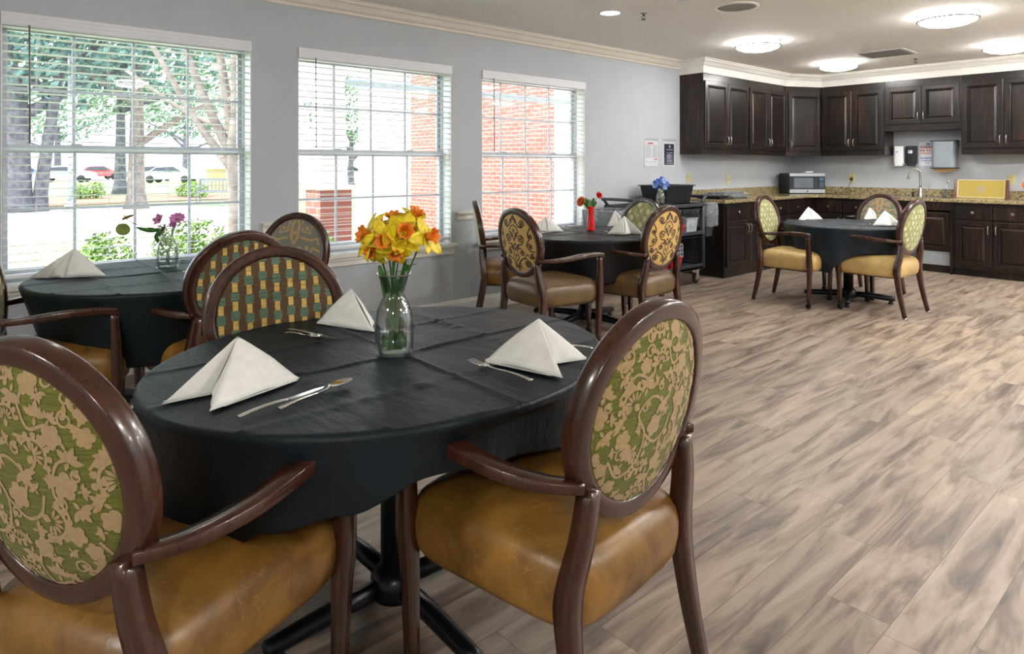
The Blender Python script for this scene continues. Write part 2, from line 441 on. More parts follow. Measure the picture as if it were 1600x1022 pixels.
struct(sweep_profile([(RX, RY0), (0, RY0)], BASEP, 'baseboard_front', 'trim'), 'white baseboard behind the viewer', 'baseboard')
RAIL = [(0, 0), (.008, 0), (.012, .01), (.012, .04), (.024, .05), (.03, .062), (.03, .07), (0, .075)]
for k, (a, c) in enumerate([(RY0, .19), (1.75, 1.94), (3.475, 3.70)]):
    struct(sweep_profile([(0, a), (0, c)], RAIL, 'trim_%d' % (k + 2), 'crown', z=.83), 'short piece of chair rail moulding between windows', 'trim')

# windows
def window(n, y0, y1):
    root = bpy.data.objects.new('window_%d' % n, None); COL.objects.link(root); root.location = (0, y0, 0)
    struct(root, ['double-hung window nearest the left edge looking out on trees and cars', 'middle double-hung window looking out on the porch', 'right-hand double-hung window looking out on red brick'][n - 1], 'window')
    W = y1 - y0; zb, zt, zm = WZ0 + .02, WZ1 - .02, 1.42
    b = MB(); xf0, xf1 = -.205, -.12
    b.box(xf0, xf1, 0, .014, WZ0, WZ1).box(xf0, xf1, W - .014, W, WZ0, WZ1).box(xf0, xf1, .014, W - .014, WZ0, WZ0 + .04).box(xf0, xf1, .014, W - .014, WZ1 - .04, WZ1)
    b.build('window_frame', 'vinyl', root, bevel=.003)
    for k, (z0, z1, x0, x1) in enumerate(((WZ0 + .04, zm + .025, -.156, -.125), (zm - .025, WZ1 - .04, -.192, -.161))):
        b = MB(); s = .026; e = .014; sh = .042
        b.box(x0, x1, e, e + s, z0, z1).box(x0, x1, W - e - s, W - e, z0, z1).box(x0, x1, e + s, W - e - s, z0, z0 + sh).box(x0, x1, e + s, W - e - s, z1 - sh, z1)
        xm = (x0 + x1) / 2; iw = W - 2 * e - 2 * s
        for q in (1, 2, 3): yy = e + s + iw * q / 4; b.box(xm - .007, xm + .007, yy - .009, yy + .009, z0 + sh, z1 - sh)
        zz = (z0 + z1) / 2; b.box(xm - .006, xm + .006, e + s, W - e - s, zz - .009, zz + .009)
        sash = b.build('sash', 'vinyl', root, bevel=.002)
        MB().box(xm - .002, xm + .002, e + s - .004, W - e - s + .004, z0 + sh - .004, z1 - sh + .004).build('glass_pane', 'pane', sash)
        if k == 0:
            for f in (.27, .75): MB().box(-.135, -.115, W * f - .03, W * f + .03, zm + .022, zm + .034).build('sash_lock', 'vinyl', sash, bevel=.003)
    MB().box(-.12, -.0005, .0005, .006, WZ0, WZ1 - .0005).box(-.12, -.0005, W - .006, W - .0005, WZ0, WZ1 - .0005).box(-.12, -.0005, .006, W - .006, WZ1 - .006, WZ1 - .0005).build('jamb', 'trim', root)
    # stool and apron
    MB().box(-.12, .0, .0005, W - .0005, WZ0 - .0, WZ0 + .004).box(-.0, .055, -.035, W + .035, WZ0 - .025, WZ0 + .004).box(-.0, .02, -.02, W + .02, WZ0 - .09, WZ0 - .025).box(0, .035, -.025, W + .025, WZ0 - .05, WZ0 - .025).build('window_sill', 'trim', root, bevel=.006)
for i, (a, c) in enumerate(WIN): window(i + 1, a, c)

def blind(n, y0, y1):
    lab = ['open white slat blind over the left window, trees and cars behind it', 'open white slat blind over the middle window behind the daffodils', 'open white slat blind over the right window with brick behind it'][n]
    root = thing('window_blind', lab, 'blind', (0, y0, 0), group='window blinds'); W = y1 - y0
    b = MB(); zt = WZ1 - .004
    b.box(-.062, .004, .004, W - .004, zt - .05, zt).box(.004, .012, .0, W, zt - .075, zt)
    for k in range(3): b.box(.012, .0145, .0, W, zt - .068 + k * .024, zt - .058 + k * .024)
    b.build('head_rail', 'blind', root, bevel=.0015)
    b = MB(); zlo, zhi = .715, WZ1 - .085; ns = 31
    for k in range(ns):
        z = lerp(zlo, zhi, k / (ns - 1)); rings = []
        for q in range(5):
            u = -.025 + .0125 * q; hh = .0022 * (1 - (u / .025) ** 2) + u * .07
            rings.append((u, hh))
        vs = []
        for yy in (.009, W - .009):
            for u, h in rings: vs.append((-.032 + u, yy, z + h + .0011))
            for u, h in rings[::-1]: vs.append((-.032 + u, yy, z + h - .0011))
        fs = [(q, (q + 1) % 10, 10 + (q + 1) % 10, 10 + q) for q in range(10)] + [tuple(range(10))[::-1], tuple(range(10, 20))]
        b.add(vs, fs, 0, False)
    b.build('slats', 'blind', root)
    MB().box(-.057, -.007, .010, W - .010, .668, .690).build('bottom_rail', 'blind', root, bevel=.004)
    b = MB()
    for f in (.12, .38, .62, .87):
        for x in (-.058, -.006): b.box(x - .0008, x + .0008, W * f - .0008, W * f + .0008, .69, WZ1 - .05)
    b.build('ladder_cords', 'blind', root)
    MB().tube([(.018, .13, WZ1 - .07), (.02, .131, 1.9), (.02, .132, 1.45)], .0045, 6).build('tilt_wand', plainwand, root)
plainwand = plain('wand_grey', srgb(120, 112, 108), .3)
for i, (a, c) in enumerate(WIN): blind(i, a, c)

# ------------------------------------------------------------------ kitchen
def place(name, label, cat, loc, rz, group=None): return thing(name, label, cat, loc, rz, group)
def raised(b, w, h, cx, y, z0, arch=False, deep=.02):
    """raised-panel door/drawer front: outer back at y, faces -y; cx centre, z0 bottom"""
    fr = .052 if h > .2 else .026
    steps = [(0, 0), (0, deep - .003), (.004, deep), (fr, deep), (fr + .005, deep - .013), (fr + .013, deep - .014), (fr + .034, deep - .002)] if h > .2 else [(0, 0), (0, deep - .004), (.006, deep), (.018, deep)]
    rings = [[(cx - w / 2 + i, y - o, z0 + i), (cx + w / 2 - i, y - o, z0 + i), (cx + w / 2 - i, y - o, z0 + h - i), (cx - w / 2 + i, y - o, z0 + h - i)] for i, o in steps]
    b.loft(rings, True, True, 0, False); return b
def pull(parent, x, y, z, L=.10, horizontal=False):
    d = Vector((1, 0, 0)) if horizontal else Vector((0, 0, 1)); c = Vector((x, y, z))
    pts = [c - d * L / 2, c - d * L / 2 + Vector((0, -.022, 0)) + d * .008, c + Vector((0, -.03, 0)), c + d * L / 2 + Vector((0, -.022, 0)) - d * .008, c + d * L / 2]
    MB().tube(bez(pts, 4), .0055, 6).build('handle', 'nickel', parent)
def knob(parent, x, y, z):
    b = MB(); b.box(x - .004, x + .004, y - .018, y, z - .004, z + .004)
    T = Matrix.Translation((x, y - .024, z)) @ Matrix.Rotation(radians(random.choice([0, 45])), 4, 'Y')
    b.box(-.014, .014, -.006, .006, -.014, .014, 0, T); b.build('knob', 'nickel', parent, bevel=.003)

def upper(name_label, x0, x1, loc, rz, z0=1.445, z1=2.43, depth=.33, doors=2, side='L', rail=.0, hz=None):
    r = place('wall_cabinet', name_label, 'cabinet', loc, rz, 'upper kitchen cabinets'); W = x1 - x0
    b = MB(); b.box(x0 + .001, x1 - .001, -depth, 0, z0, z1)
    b.build('cabinet_body', 'kwood', r, bevel=.002)
    dz0 = z0 + .075 if rail == 0 else z0 + rail; dz1 = z1 - .09
    m = .018; ww = (W - 2 * m - (doors - 1) * .006) / doors
    for k in range(doors):
        cx = x0 + m + ww / 2 + k * (ww + .006)
        d = raised(MB(), ww, dz1 - dz0, cx, -depth - .001, dz0).build('door', 'kwood', r)
        hx = cx + (ww / 2 - .028) * (1 if k == 0 else -1) if doors == 2 else cx - ww / 2 + .028
        pull(d, hx, -depth - .021, dz0 + .10)
    return r
L0 = (0, 0, 0)
UP = 1.455
upper('dark wood upper cabinet beside the posters, first on the left wall', 6.88, 7.93, (.0, 0, 0), radians(90), z0=UP)
upper('dark wood upper cabinet on the left wall, next to the angled corner one', 7.93, 8.955, (.0, 0, 0), radians(90), z0=UP)
upper('tall dark wood two-door upper cabinet between the corner and the sink', .60, 1.43, (0, RY1, 0), 0, z0=UP)
upper('short dark wood upper cabinet above the soap dispensers and sink', 1.43, 2.295, (0, RY1, 0), 0, z0=1.77, rail=.085)
upper('dark wood two-door upper cabinet above the yellow tray', 2.295, 3.15, (0, RY1, 0), 0, z0=UP)
# angled corner cabinet
r = thing('wall_cabinet', 'angled one-door upper cabinet in the kitchen corner above the microwave', 'cabinet', (0, 0, 0), 0, 'upper kitchen cabinets')
A_, B_ = Vector((.33, 8.957)), Vector((.597, 9.47))
foot = [(0.001, 8.957), (A_.x, A_.y), (B_.x, B_.y), (.597, RY1 - .001), (.001, RY1 - .001)]
MB().loft([[(x, y, UP) for x, y in foot], [(x, y, 2.43) for x, y in foot]], True, True, 0, False).build('cabinet_body', 'kwood', r)
dv = (B_ - A_); dl = dv.length; ang = atan2(dv.y, dv.x)
T = Matrix.Translation((A_.x, A_.y, 0)) @ Matrix.Rotation(ang, 4, 'Z')
bb = raised(MB(), dl - .07, .83, dl / 2, -.001, UP + .06); bb.v = [tuple(T @ Vector(p)) for p in bb.v]
d = bb.build('door', 'kwood', r)
b = MB().tube(bez([(.062, -.021, UP + .11), (.062, -.045, UP + .12), (.062, -.05, UP + .16), (.062, -.045, UP + .20), (.062, -.021, UP + .21)], 3), .0055, 6)
b.v = [tuple(T @ Vector(p)) for p in b.v]; b.build('handle', 'nickel', d)
KCR = [(-.012, -.17), (.012, -.17), (.012, -.085), (.03, -.075), (.05, -.045), (.07, -.03), (.07, -.015), (.085, -.012), (.085, 0), (-.012, 0)]
struct(sweep_profile([(-.0, 6.88), (.33, 6.88), (.33, 8.957), (.597, 9.47), (RX, 9.47)], KCR, 'trim_5', 'trim', z=RZ), 'white crown moulding above the kitchen cabinets', 'trim')

def basecab(label, x0, x1, loc, rz, fronts, end=False, open_kick=False):
    r = place('base_cabinet', label, 'cabinet', loc, rz, 'lower kitchen cabinets'); D = .59
    b = MB(); b.box(x0 + .001, x1 - .001, -D, -.001, .09 if not end else .0, .874)
    if not end: b.box(x0 + .001, x1 - .001, -D + .07, -.001, 0, .09)
    b.build('cabinet_body', 'kwood', r, bevel=.002)
    for i, (a, c) in enumerate(fronts):
        w = c - a
        dr = raised(MB(), w, .165, (a + c) / 2, -D - .001, .68).build('drawer', 'kwood', r); knob(dr, (a + c) / 2, -D - .02, .762)
        dd = raised(MB(), w, .535, (a + c) / 2, -D - .001, .125).build('door', 'kwood', r)
        hx = c - .03 if i % 2 == 0 else a + .03
        pull(dd, hx, -D - .021, .56)
    return r
basecab('dark wood base cabinet at the end of the counter beside the cart', 6.90, 7.95, (0, 0, 0), radians(90), [(6.935, 7.42), (7.43, 7.92)], end=True)
basecab('dark wood base cabinet on the left wall below the microwave', 7.95, 9.21, (0, 0, 0), radians(90), [(7.97, 8.44), (8.455, 8.94)], end=True)
basecab('dark wood base cabinet left of the sink, behind the far table', .592, 1.39, (0, RY1, 0), 0, [(.655, .985), (1.0, 1.36)])
basecab('dark wood base cabinet below the yellow tray', 2.275, 3.08, (0, RY1, 0), 0, [(2.30, 2.665), (2.68, 3.055)])
r = thing('sink_cabinet', 'dark wood sink cabinet with a slanted front panel and grey kick plate', 'cabinet', (0, RY1, 0), 0)
MB().box(1.392, 2.273, -.59, -.56, .77, .874).box(1.392, 1.42, -.59, -.001, 0.0, .77).box(2.245, 2.273, -.59, -.001, 0.0, .77).box(1.42, 2.245, -.02, -.001, 0, .77).build('cabinet_body', 'kwood', r, bevel=.002)
bb = raised(MB(), .82, .48, 1.832, 0, 0); Tm = Matrix.Translation((0, -.50, .27)) @ Matrix.Rotation(radians(8), 4, 'X')
bb.v = [tuple(Tm @ Vector(p)) for p in bb.v]; bb.build('slanted_panel', 'kwood', r)
MB().box(1.425, 2.24, -.50, -.48, .09, .26).build('kick_plate', 'kick', r, bevel=.002)
MB().box(1.425, 2.24, -.50, -.46, .0, .09).build('toe_board', 'kwood', r)
# countertop
r = thing('countertop', 'speckled tan granite L-shaped countertop with a low backsplash', 'countertop', (0, 0, 0))
fp = [(.001, 6.875), (.625, 6.875), (.635, 6.885), (.635, 9.10), (.66, 9.14), (.70, 9.165), (3.2, 9.165), (3.2, RY1 - .001), (.001, RY1 - .001)]
MB().loft([[(x, y, .875) for x, y in fp], [(x, y, .915) for x, y in fp]], True, True, 0, False).build('slab', 'granite', r, bevel=.006)
MB().box(.001, .022, 6.9, RY1 - .02, .915, 1.012).box(.001, 3.2, RY1 - .022, RY1 - .001, .915, 1.012).build('backsplash', 'granite', r, bevel=.002)

# sink faucet
r = thing('faucet', 'brushed metal gooseneck faucet behind the sink', 'faucet', (1.80, 9.64, .915))
MB().lathe([(.03, 0), (.03, .012), (.022, .02), (.02, .11), (.017, .12)], 16).build('base', 'nickel', r)
pts = [(0, 0, .11), (0, 0, .28)] + [(-.055 + .055 * cos(a), -.02 * (1 - cos(a)), .30 + .06 * sin(a)) for a in [k * pi / 8 for k in range(0, 9)]] + [(-.118, -.045, .27), (-.128, -.05, .22)]
MB().tube(pts, [.013] * (len(pts) - 2) + [.016, .018], 10).build('spout', 'nickel', r)
MB().tube([(.01, 0, .07), (.06, 0, .075), (.085, 0, .09)], .008, 8).tube([(.085, 0, .085), (.10, 0, .16)], .006, 8).build('handle', 'nickel', r)
sk = thing('sink', 'stainless steel sink set in the granite countertop', 'sink', (1.84, 9.42, .9165))
b = MB(); w_, d_ = .36, .19
b.loft([[(-w_ - .012, -d_ - .012, 0), (w_ + .012, -d_ - .012, 0), (w_ + .012, d_ + .012, 0), (-w_ - .012, d_ + .012, 0)], [(-w_ - .012, -d_ - .012, .003), (w_ + .012, -d_ - .012, .003), (w_ + .012, d_ + .012, .003), (-w_ - .012, d_ + .012, .003)],
        [(-w_, -d_, .003), (w_, -d_, .003), (w_, d_, .003), (-w_, d_, .003)], [(-w_ + .03, -d_ + .03, .0005), (w_ - .03, -d_ + .03, .0005), (w_ - .03, d_ - .03, .0005), (-w_ + .03, d_ - .03, .0005)]], True, True, 0, False)
b.build('basin', 'steel', sk); MB().lathe([(.03, 0), (.03, .003), (.012, .001)], 14).build('drain', 'nickel', sk)
r = thing('sink_stopper', 'small black tap piece beside the faucet', 'stopper', (1.70, 9.68, .915))
MB().lathe([(.016, 0), (.016, .03), (.012, .035), (.02, .05), (.02, .058)], 12).tube([(0, 0, .052), (.04, -.005, .062), (.09, -.02, .05)], .004, 6).build('body', 'black', r)
r = thing('drinking_glass', 'small clear glass holding a spoon on the counter', 'glass', (2.10, 9.55, .915))
MB().lathe([(.001, .003), (.026, .003), (.03, .0), (.033, .10), (.031, .10), (.028, .008), (.001, .008)], 16, caps=False).build('cup', 'vaseglass', r)
tag(MB().tube([(2.09, 9.55, .93), (2.11, 9.545, 1.03), (2.13, 9.54, 1.09)], [.003, .002, .003], 6).tube([(2.13, 9.54, 1.09), (2.14, 9.537, 1.115), (2.147, 9.535, 1.13)], [.004, .012, .004], 8, flat=.4).build('spoon', 'steel'), 'steel spoon standing in the small glass on the counter', 'spoon')
# yellow tray on the counter
r = thing('serving_tray', 'yellow serving tray with dark wooden ends leaning at the wall on the counter', 'tray', (2.45, 9.66, .915), 0)
r.rotation_euler = (radians(-12), 0, radians(2)); w_, h_ = .245, .225
MB().box(-w_, w_, -.006, .006, .012, h_).build('panel', 'trayyellow', r)
b = MB()
for (x0, x1, z0, z1) in ((-w_, w_, 0, .014), (-w_, w_, h_ - .010, h_ + .004), (-w_, -w_ + .012, 0, h_), (w_ - .012, w_, 0, h_)): b.box(x0, x1, -.014, .007, z0, z1)
b.build('rim', 'traycream', r, bevel=.002)
for s_ in (-1, 1): MB().box(s_ * (w_ + .018) - .018, s_ * (w_ + .018) + .018, -.018, .010, -.002, h_ + .003).build('wooden_end', 'traywood', r, bevel=.004)
b = MB()
for k in range(8):
    a = k * pi / 4; cx, cz = .0 + .03 * cos(a), .11 + .03 * sin(a)
    b.add([(cx + .012 * cos(a + q), -.0066, cz + .012 * sin(a + q)) for q in (0, pi / 2.2, pi, -pi / 2.2)], [(0, 1, 2, 3)])
b.add([(-.10 + .008 * cos(q * pi / 3), -.0066, .06 + .008 * sin(q * pi / 3)) for q in range(6)], [tuple(range(6))])
b.build('star_emblem', 'ink', r, fix=False)

# microwave, turned across the corner
r = thing('microwave', 'stainless microwave oven with a black door in the counter corner', 'microwave', (.325, 9.45, .915), radians(50))
r.scale = (.93, .93, .98)
MB().box(-.275, .275, -.17, .17, .012, .30).build('body', 'black', r, bevel=.004)
MB().box(-.275, .275, -.195, -.17, .255, .30).box(-.275, .275, -.195, -.17, .012, .065).build('front_band', 'satin', r, bevel=.003)
dr = MB().box(-.275, .275, -.193, -.17, .066, .254).build('door', 'screen', r, bevel=.002)
MB().box(-.21, .09, -.1965, -.193, .085, .235).build('door_window', plain('oven_window', srgb(96, 102, 110), .15), dr)
MB().box(.11, .16, -.1965, -.193, .08, .24).build('control_panel', 'black', dr); MB().box(.185, .25, -.1968, -.193, .19, .235).build('display', plain('display_blue', srgb(70, 96, 120), .2), dr)
MB().box(.185, .25, -.1968, -.193, .09, .17).build('keypad', plain('keypad_grey', srgb(60, 74, 90), .3), dr)
bd = MB().lathe([(.012, 0), (.012, .002)], 16).build('badge', 'black', r); bd.rotation_euler = (radians(90), 0, 0); bd.location = (.0, -.1955, .038)
for sx in (-1, 1):
    for sy in (-1, 1): MB().lathe([(.012, 0), (.012, .012)], 10, c=(sx * .24, sy * .14, 0)).build('foot', 'rubber', r)
tag(MB().box(.0, .11, -.05, .05, 0, .018).build('paper_packet', 'plast_w', bevel=.004), 'small white packet lying on top of the microwave', 'packet'); bpy.data.objects['paper_packet'].location = (.40, 9.36, 1.2165); bpy.data.objects['paper_packet'].rotation_euler = (0, 0, radians(50))

# wall plates
def plate(label, loc, rz, kind, w=.075, h=.12):
    r = thing('outlet' if kind != 'switch' else 'light_switch', label, 'outlet' if kind != 'switch' else 'switch', loc, rz)
    MB().box(-w / 2, w / 2, -.006, 0, -h / 2, h / 2).build('cover_plate', 'cream', r, bevel=.002)
    if kind == 'switch': MB().box(-.006, .006, -.018, -.006, -.010, .012).build('toggle', 'cream', r, bevel=.001)
    else:
        for s_ in (-1, 1): MB().box(-.016, .016, -.008, -.006, s_ * .022 - .014, s_ * .022 + .014).build('socket', 'traycream', r, bevel=.002)
    return r
plate('cream outlet plate on the wall between the microwave and the sink', (.89, RY1, 1.14), 0, 'outlet', .085, .125)
plate('cream wall switch above the counter behind the wrapped tray', (0, 7.99, 1.13), radians(90), 'switch')
plate('cream cover plate on the wall just behind the cart tub', (0, 7.07, 1.16), radians(90), 'outlet', .09, .12)
plate('cream outlet plate above the yellow tray', (2.73, RY1, 1.15), 0, 'outlet', .085, .115)
pts = bez([(.89, RY1 - .012, 1.13), (.895, RY1 - .04, 1.10), (.87, RY1 - .05, 1.03), (.80, 9.74, .95), (.70, 9.70, .922), (.60, 9.68, .92), (.5, 9.6, .92)], 5)
tag(MB().tube(pts, .004, 6).box(.875, .905, RY1 - .04, RY1 - .009, 1.105, 1.145).build('power_cord', 'black'), 'black power cord plugged into the outlet beside the microwave', 'cord')

# dispensers over the sink
def rbox(b, x0, x1, y0, y1, z0, z1, rr=.02, n=5, mi=0):
    ring = []
    for cx, cy, a0 in ((x1 - rr, y1 - rr, 0), (x0 + rr, y1 - rr, 90), (x0 + rr, y0 + rr, 180), (x1 - rr, y0 + rr, 270)):
        for k in range(n + 1): a = radians(a0 + 90 * k / n); ring.append((cx + rr * cos(a), cy + rr * sin(a)))
    b.loft([[(x, y, z0) for x, y in ring], [(x, y, z1) for x, y in ring]], True, True, mi, False); return b
for (xc, mat, lab) in ((1.515, 'plast_w', 'white soap dispenser on the wall left of the black one'), (1.665, 'black', 'black soap dispenser on the wall beside the sign')):
    r = thing('soap_dispenser', lab, 'soap dispenser', (xc, RY1, 1.31))
    rbox(MB(), -.062, .062, -.10, -.001, .03, .27, .03).build('body', mat, r, bevel=.01)
    rbox(MB(), -.05, .05, -.108, -.02, .0, .035, .03).build('push_lever', mat, r, bevel=.006)
    stk = MB().box(-.028, .022, -.102, -.1, .17, .21).build('sticker', 'paper', r); MB().box(-.024, -.002, -.1035, -.102, .182, .20).build('logo', 'inkblue', stk)
r = thing('paper_sign', 'white hand washing sign with red and blue writing over the sink', 'sign', (1.84, RY1 - .001, 1.46))
MB().box(-.105, .105, -.004, 0, -.145, .165).build('sheet', 'paper', r)
MB().box(-.108, .108, -.0055, -.0045, -.148, .168).build('clear_cover', 'pane', r)
b = MB(); b.add([(-.03, -.0045, .155), (.04, -.0045, .155), (.005, -.0045, .125)], [(0, 1, 2)]); b.build('blue_emblem', 'inkblue', r, fix=False)
def barrow(b, x0, x1, z, h, words, y=-.0042):
    x = x0; rnd = random.Random(int(z * 1000) + words)
    for k in range(words):
        w = (x1 - x0) / words * rnd.uniform(.6, .9); b.box(x, x + w, y - .0003, y, z, z + h); x += (x1 - x0) / words
b = MB(); barrow(b, -.085, .085, .085, .03, 9); barrow(b, -.085, -.03, .045, .022, 2); barrow(b, -.015, .06, .045, .022, 3); b.build('red_writing', 'inkred', r)
b = MB(); barrow(b, -.085, .085, .012, .016, 7); b.build('orange_writing', 'inkorange', r)
b = MB(); barrow(b, -.085, .085, -.055, .02, 7); barrow(b, -.075, .075, -.085, .016, 6); barrow(b, -.03, .02, -.11, .01, 2); b.build('blue_writing', 'inkblue', r)
r = thing('towel_dispenser', 'grey metal paper towel dispenser beside the upper cabinet', 'towel dispenser', (2.06, RY1, 1.25))
rbox(MB(), -.135, .135, -.20, -.001, .045, .375, .06).build('body', 'greymetal', r, bevel=.004)
MB().box(-.14, .14, -.195, -.001, .375, .392).box(-.138, .138, -.205, -.001, .03, .045).build('edge_band', 'cartgrey', r, bevel=.003)
MB().box(-.12, .12, -.16, -.03, .012, .03).add([(-.10, -.15, .012), (.10, -.15, .012), (.10, -.06, .012), (-.10, -.06, .012), (-.06, -.16, -.02), (.07, -.15, -.01), (.07, -.11, -.01), (-.06, -.11, -.02)], [(0, 1, 5, 4), (1, 2, 6, 5), (2, 3, 7, 6), (3, 0, 4, 7), (4, 5, 6, 7)]).build('paper_towel', 'craft', r)

# wall posters
r = thing('poster', 'white notice with a red heading in a clear wall holder', 'poster', (.001, 6.305, 1.47), radians(90), 'notices by the cabinets')
MB().box(-.13, .13, -.004, 0, -.16, .14).build('sheet', 'paper', r); MB().box(-.137, .137, -.007, -.005, -.167, .167).build('clear_holder', 'pane', r)
b = MB(); barrow(b, -.07, .06, .10, .018, 1); barrow(b, .05, .125, -.085, .014, 1); b.build('red_writing', 'inkred', r)
b = MB()
for k in range(10): z = .082 - k * .0155; barrow(b, -.11, -.01, z, .006, 3); barrow(b, .03, .115, z, .006, 2)
barrow(b, -.11, .11, -.112, .006, 3); b.build('grey_writing', 'ink', r)
r = thing('poster', 'dark blue notice with white writing in a clear wall holder', 'poster', (.001, 6.655, 1.47), radians(90), 'notices by the cabinets')
MB().box(-.13, .13, -.003, 0, -.165, .14).build('sheet', 'paper', r); MB().box(-.10, .10, -.0045, -.003, -.145, .11).build('blue_panel', 'inknavy', r)
MB().box(-.137, .137, -.009, -.007, -.17, .167).build('clear_holder', 'pane', r)
b = MB()
b.add([(.01 + .014 * cos(q * pi / 4), -.0052, .078 + .018 * sin(q * pi / 4)) for q in range(8)], [tuple(range(8))])
barrow(b, -.045, .085, .036, .008, 3, -.0048); barrow(b, -.045, .075, -.002, .006, 3, -.0048)
for k in range(5): barrow(b, -.045, .03 + .02 * (k % 3), -.02 - .012 * k, .005, 3, -.0048)
for k in range(3): barrow(b, -.045, .06, -.085 - .012 * k, .004, 4, -.0048)
barrow(b, -.07, .085, -.13, .004, 6, -.0048); b.build('white_writing', 'paper', r, fix=False)

# ------------------------------------------------------------------ ceiling fixtures
def ceiling_light(label, x, y, s=1, glow='lamp'):
    r = thing('ceiling_light', label, 'ceiling light', (x, y, RZ), 0, 'round flush ceiling lights')
    MB().lathe([(.215 * s, 0), (.215 * s, -.045), (.205 * s, -.045), (.205 * s, 0)], 40, caps=False).build('drum', glow, r)
    MB().lathe([(.218 * s, -.004), (.228 * s, -.004), (.228 * s, -.013), (.218 * s, -.013), (.218 * s, -.004)], 40, caps=False).lathe([(.214 * s, -.045), (.228 * s, -.045), (.228 * s, -.056), (.214 * s, -.056), (.214 * s, -.045)], 40, caps=False).build('ring', 'lampring', r)
    MB().lathe([(.218 * s, -.05), (.20 * s, -.068), (.16 * s, -.085), (.10 * s, -.098), (.04 * s, -.103), (.001, -.104)], 40, caps=False).build('diffuser', glow, r)
ceiling_light('round flush ceiling light nearest the window wall, in front of the cabinets', 1.29, 6.38)
ceiling_light('largest looking round flush ceiling light, at the upper right', 2.97, 6.43)
ceiling_light('round flush ceiling light above the kitchen corner', 1.26, 8.43)
ceiling_light('round flush ceiling light cut by the right edge, near the cabinets', 2.98, 8.43)
for (x, y, w_) in ((6.2, 6.4, 'to the right of the kitchen'), (6.2, 2.2, 'right of the viewer'), (6.2, -1.6, 'at the back right corner of the room'), (3.4, -2.2, 'behind the viewer'), (4.6, 4.3, 'over the empty floor'), (7.6, 8.4, 'beside the far right wall'), (4.8, 8.43, 'at the right of the kitchen'), (4.6, 6.4, 'right of the two kitchen lights'), (7.6, 4.3, 'near the right wall')): ceiling_light('round flush ceiling light out of the picture, ' + w_, x, y, glow='lampfar')  # unseen lamps added as fill to brighten the room
def can_light(label, x, y):
    r = thing('recessed_light', label, 'ceiling light', (x, y, RZ), 0, 'small recessed ceiling lights')
    MB().lathe([(.10, 0), (.10, -.004), (.08, -.006), (.078, 0)], 28, caps=False).build('trim_ring', 'plast_w', r)
    MB().lathe([(.079, -.001), (.001, -.0015)], 28, caps=False).build('bulb_face', 'lamp', r)
can_light('small recessed round ceiling light near the window wall', 1.12, 4.24)
can_light('small recessed round ceiling light above the window table, out of the picture', 1.12, .9)  # extra lamp added out of view
r = thing('ceiling_speaker', 'round off-white ceiling speaker at the top edge', 'speaker', (1.93, 4.84, RZ))
MB().lathe([(.175, 0), (.175, -.006), (.15, -.012), (.148, -.004)], 36, caps=False).build('rim', 'ceil', r)
MB().lathe([(.15, -.005), (.001, -.007)], 36, caps=False).build('grille', 'grille', r)
def sprinkler(label, x, y):
    r = thing('sprinkler_head', label, 'sprinkler', (x, y, RZ), .3, 'ceiling sprinkler heads')
    MB().lathe([(.03, 0), (.03, -.004), (.012, -.008)], 16).build('escutcheon', 'nickel', r)
    b = MB().lathe([(.008, -.006), (.008, -.02), (.006, -.022)], 10).tube([(-.012, 0, -.018), (-.014, 0, -.035), (0, 0, -.05)], .0025, 5).tube([(.012, 0, -.018), (.014, 0, -.035), (0, 0, -.05)], .0025, 5)
    b.lathe([(.004, -.048), (.02, -.052), (.02, -.054), (.001, -.054)], 12); b.build('nozzle', 'blackmetal', r)
sprinkler('small sprinkler head next to the recessed light', 1.29, 4.47)
sprinkler('small sprinkler head beside the ceiling vent', 2.0, 8.80)
r = thing('ceiling_vent', 'square grey ceiling air vent above the kitchen', 'vent', (1.91, 8.12, RZ), 0)
MB().box(-.25, .25, -.25, .25, -.008, 0).build('frame', 'plast_w', r, bevel=.003)
b = MB()
for k in range(18): y = -.215 + k * .025; b.box(-.22, .22, y - .007, y + .007, -.014, -.0085)
b.build('louvres', 'grille', r)
r = thing('smoke_detector', 'white round smoke detector at the top edge of the picture', 'smoke detector', (1.83, 4.24, RZ), 0)
MB().lathe([(.06, 0), (.06, -.02), (.045, -.035), (.001, -.037)], 24).build('housing', 'plast_w', r)

# ------------------------------------------------------------------ chair fabrics: motifs laid out in the plane of the oval pad
PA, PB = .205, .212          # pad half width, half height
def ellclamp(x, z, k=.985):
    r = sqrt((x / PA) ** 2 + (z / PB) ** 2)
    return (x * k / r, z * k / r) if r > k else (x, z)
def inside(x, z): return (x / PA) ** 2 + (z / PB) ** 2 < 1
def ribbon(pts, w0, w1=None):
    """flat ribbon quads along 2D points"""
    w1 = w0 if w1 is None else w1; out = []; n = len(pts)
    for i in range(n):
        a = pts[max(0, i - 1)]; c = pts[min(n - 1, i + 1)]; dx, dz = c[0] - a[0], c[1] - a[1]; L = sqrt(dx * dx + dz * dz) or 1
        w = lerp(w0, w1, i / (n - 1)) / 2; out.append(((pts[i][0] - dz / L * w, pts[i][1] + dx / L * w), (pts[i][0] + dz / L * w, pts[i][1] - dx / L * w)))
    return [[out[i][0], out[i][1], out[i + 1][1], out[i + 1][0]] for i in range(n - 1)]
def spiral(cx, cz, r, a0, turns, d=1, w=.005, n=18, end=.15):
    pts = []
    for i in range(n):
        t_ = i / (n - 1); rr = r * lerp(1, end, t_); a = a0 + d * turns * 2 * pi * t_; pts.append((cx + rr * cos(a), cz + rr * sin(a)))
    return ribbon(pts, w, w * .8) + [disc(pts[-1][0], pts[-1][1], w * 1.1)]
def disc(x, z, r, n=8): return [(x + r * cos(2 * pi * k / n), z + r * sin(2 * pi * k / n)) for k in range(n)]
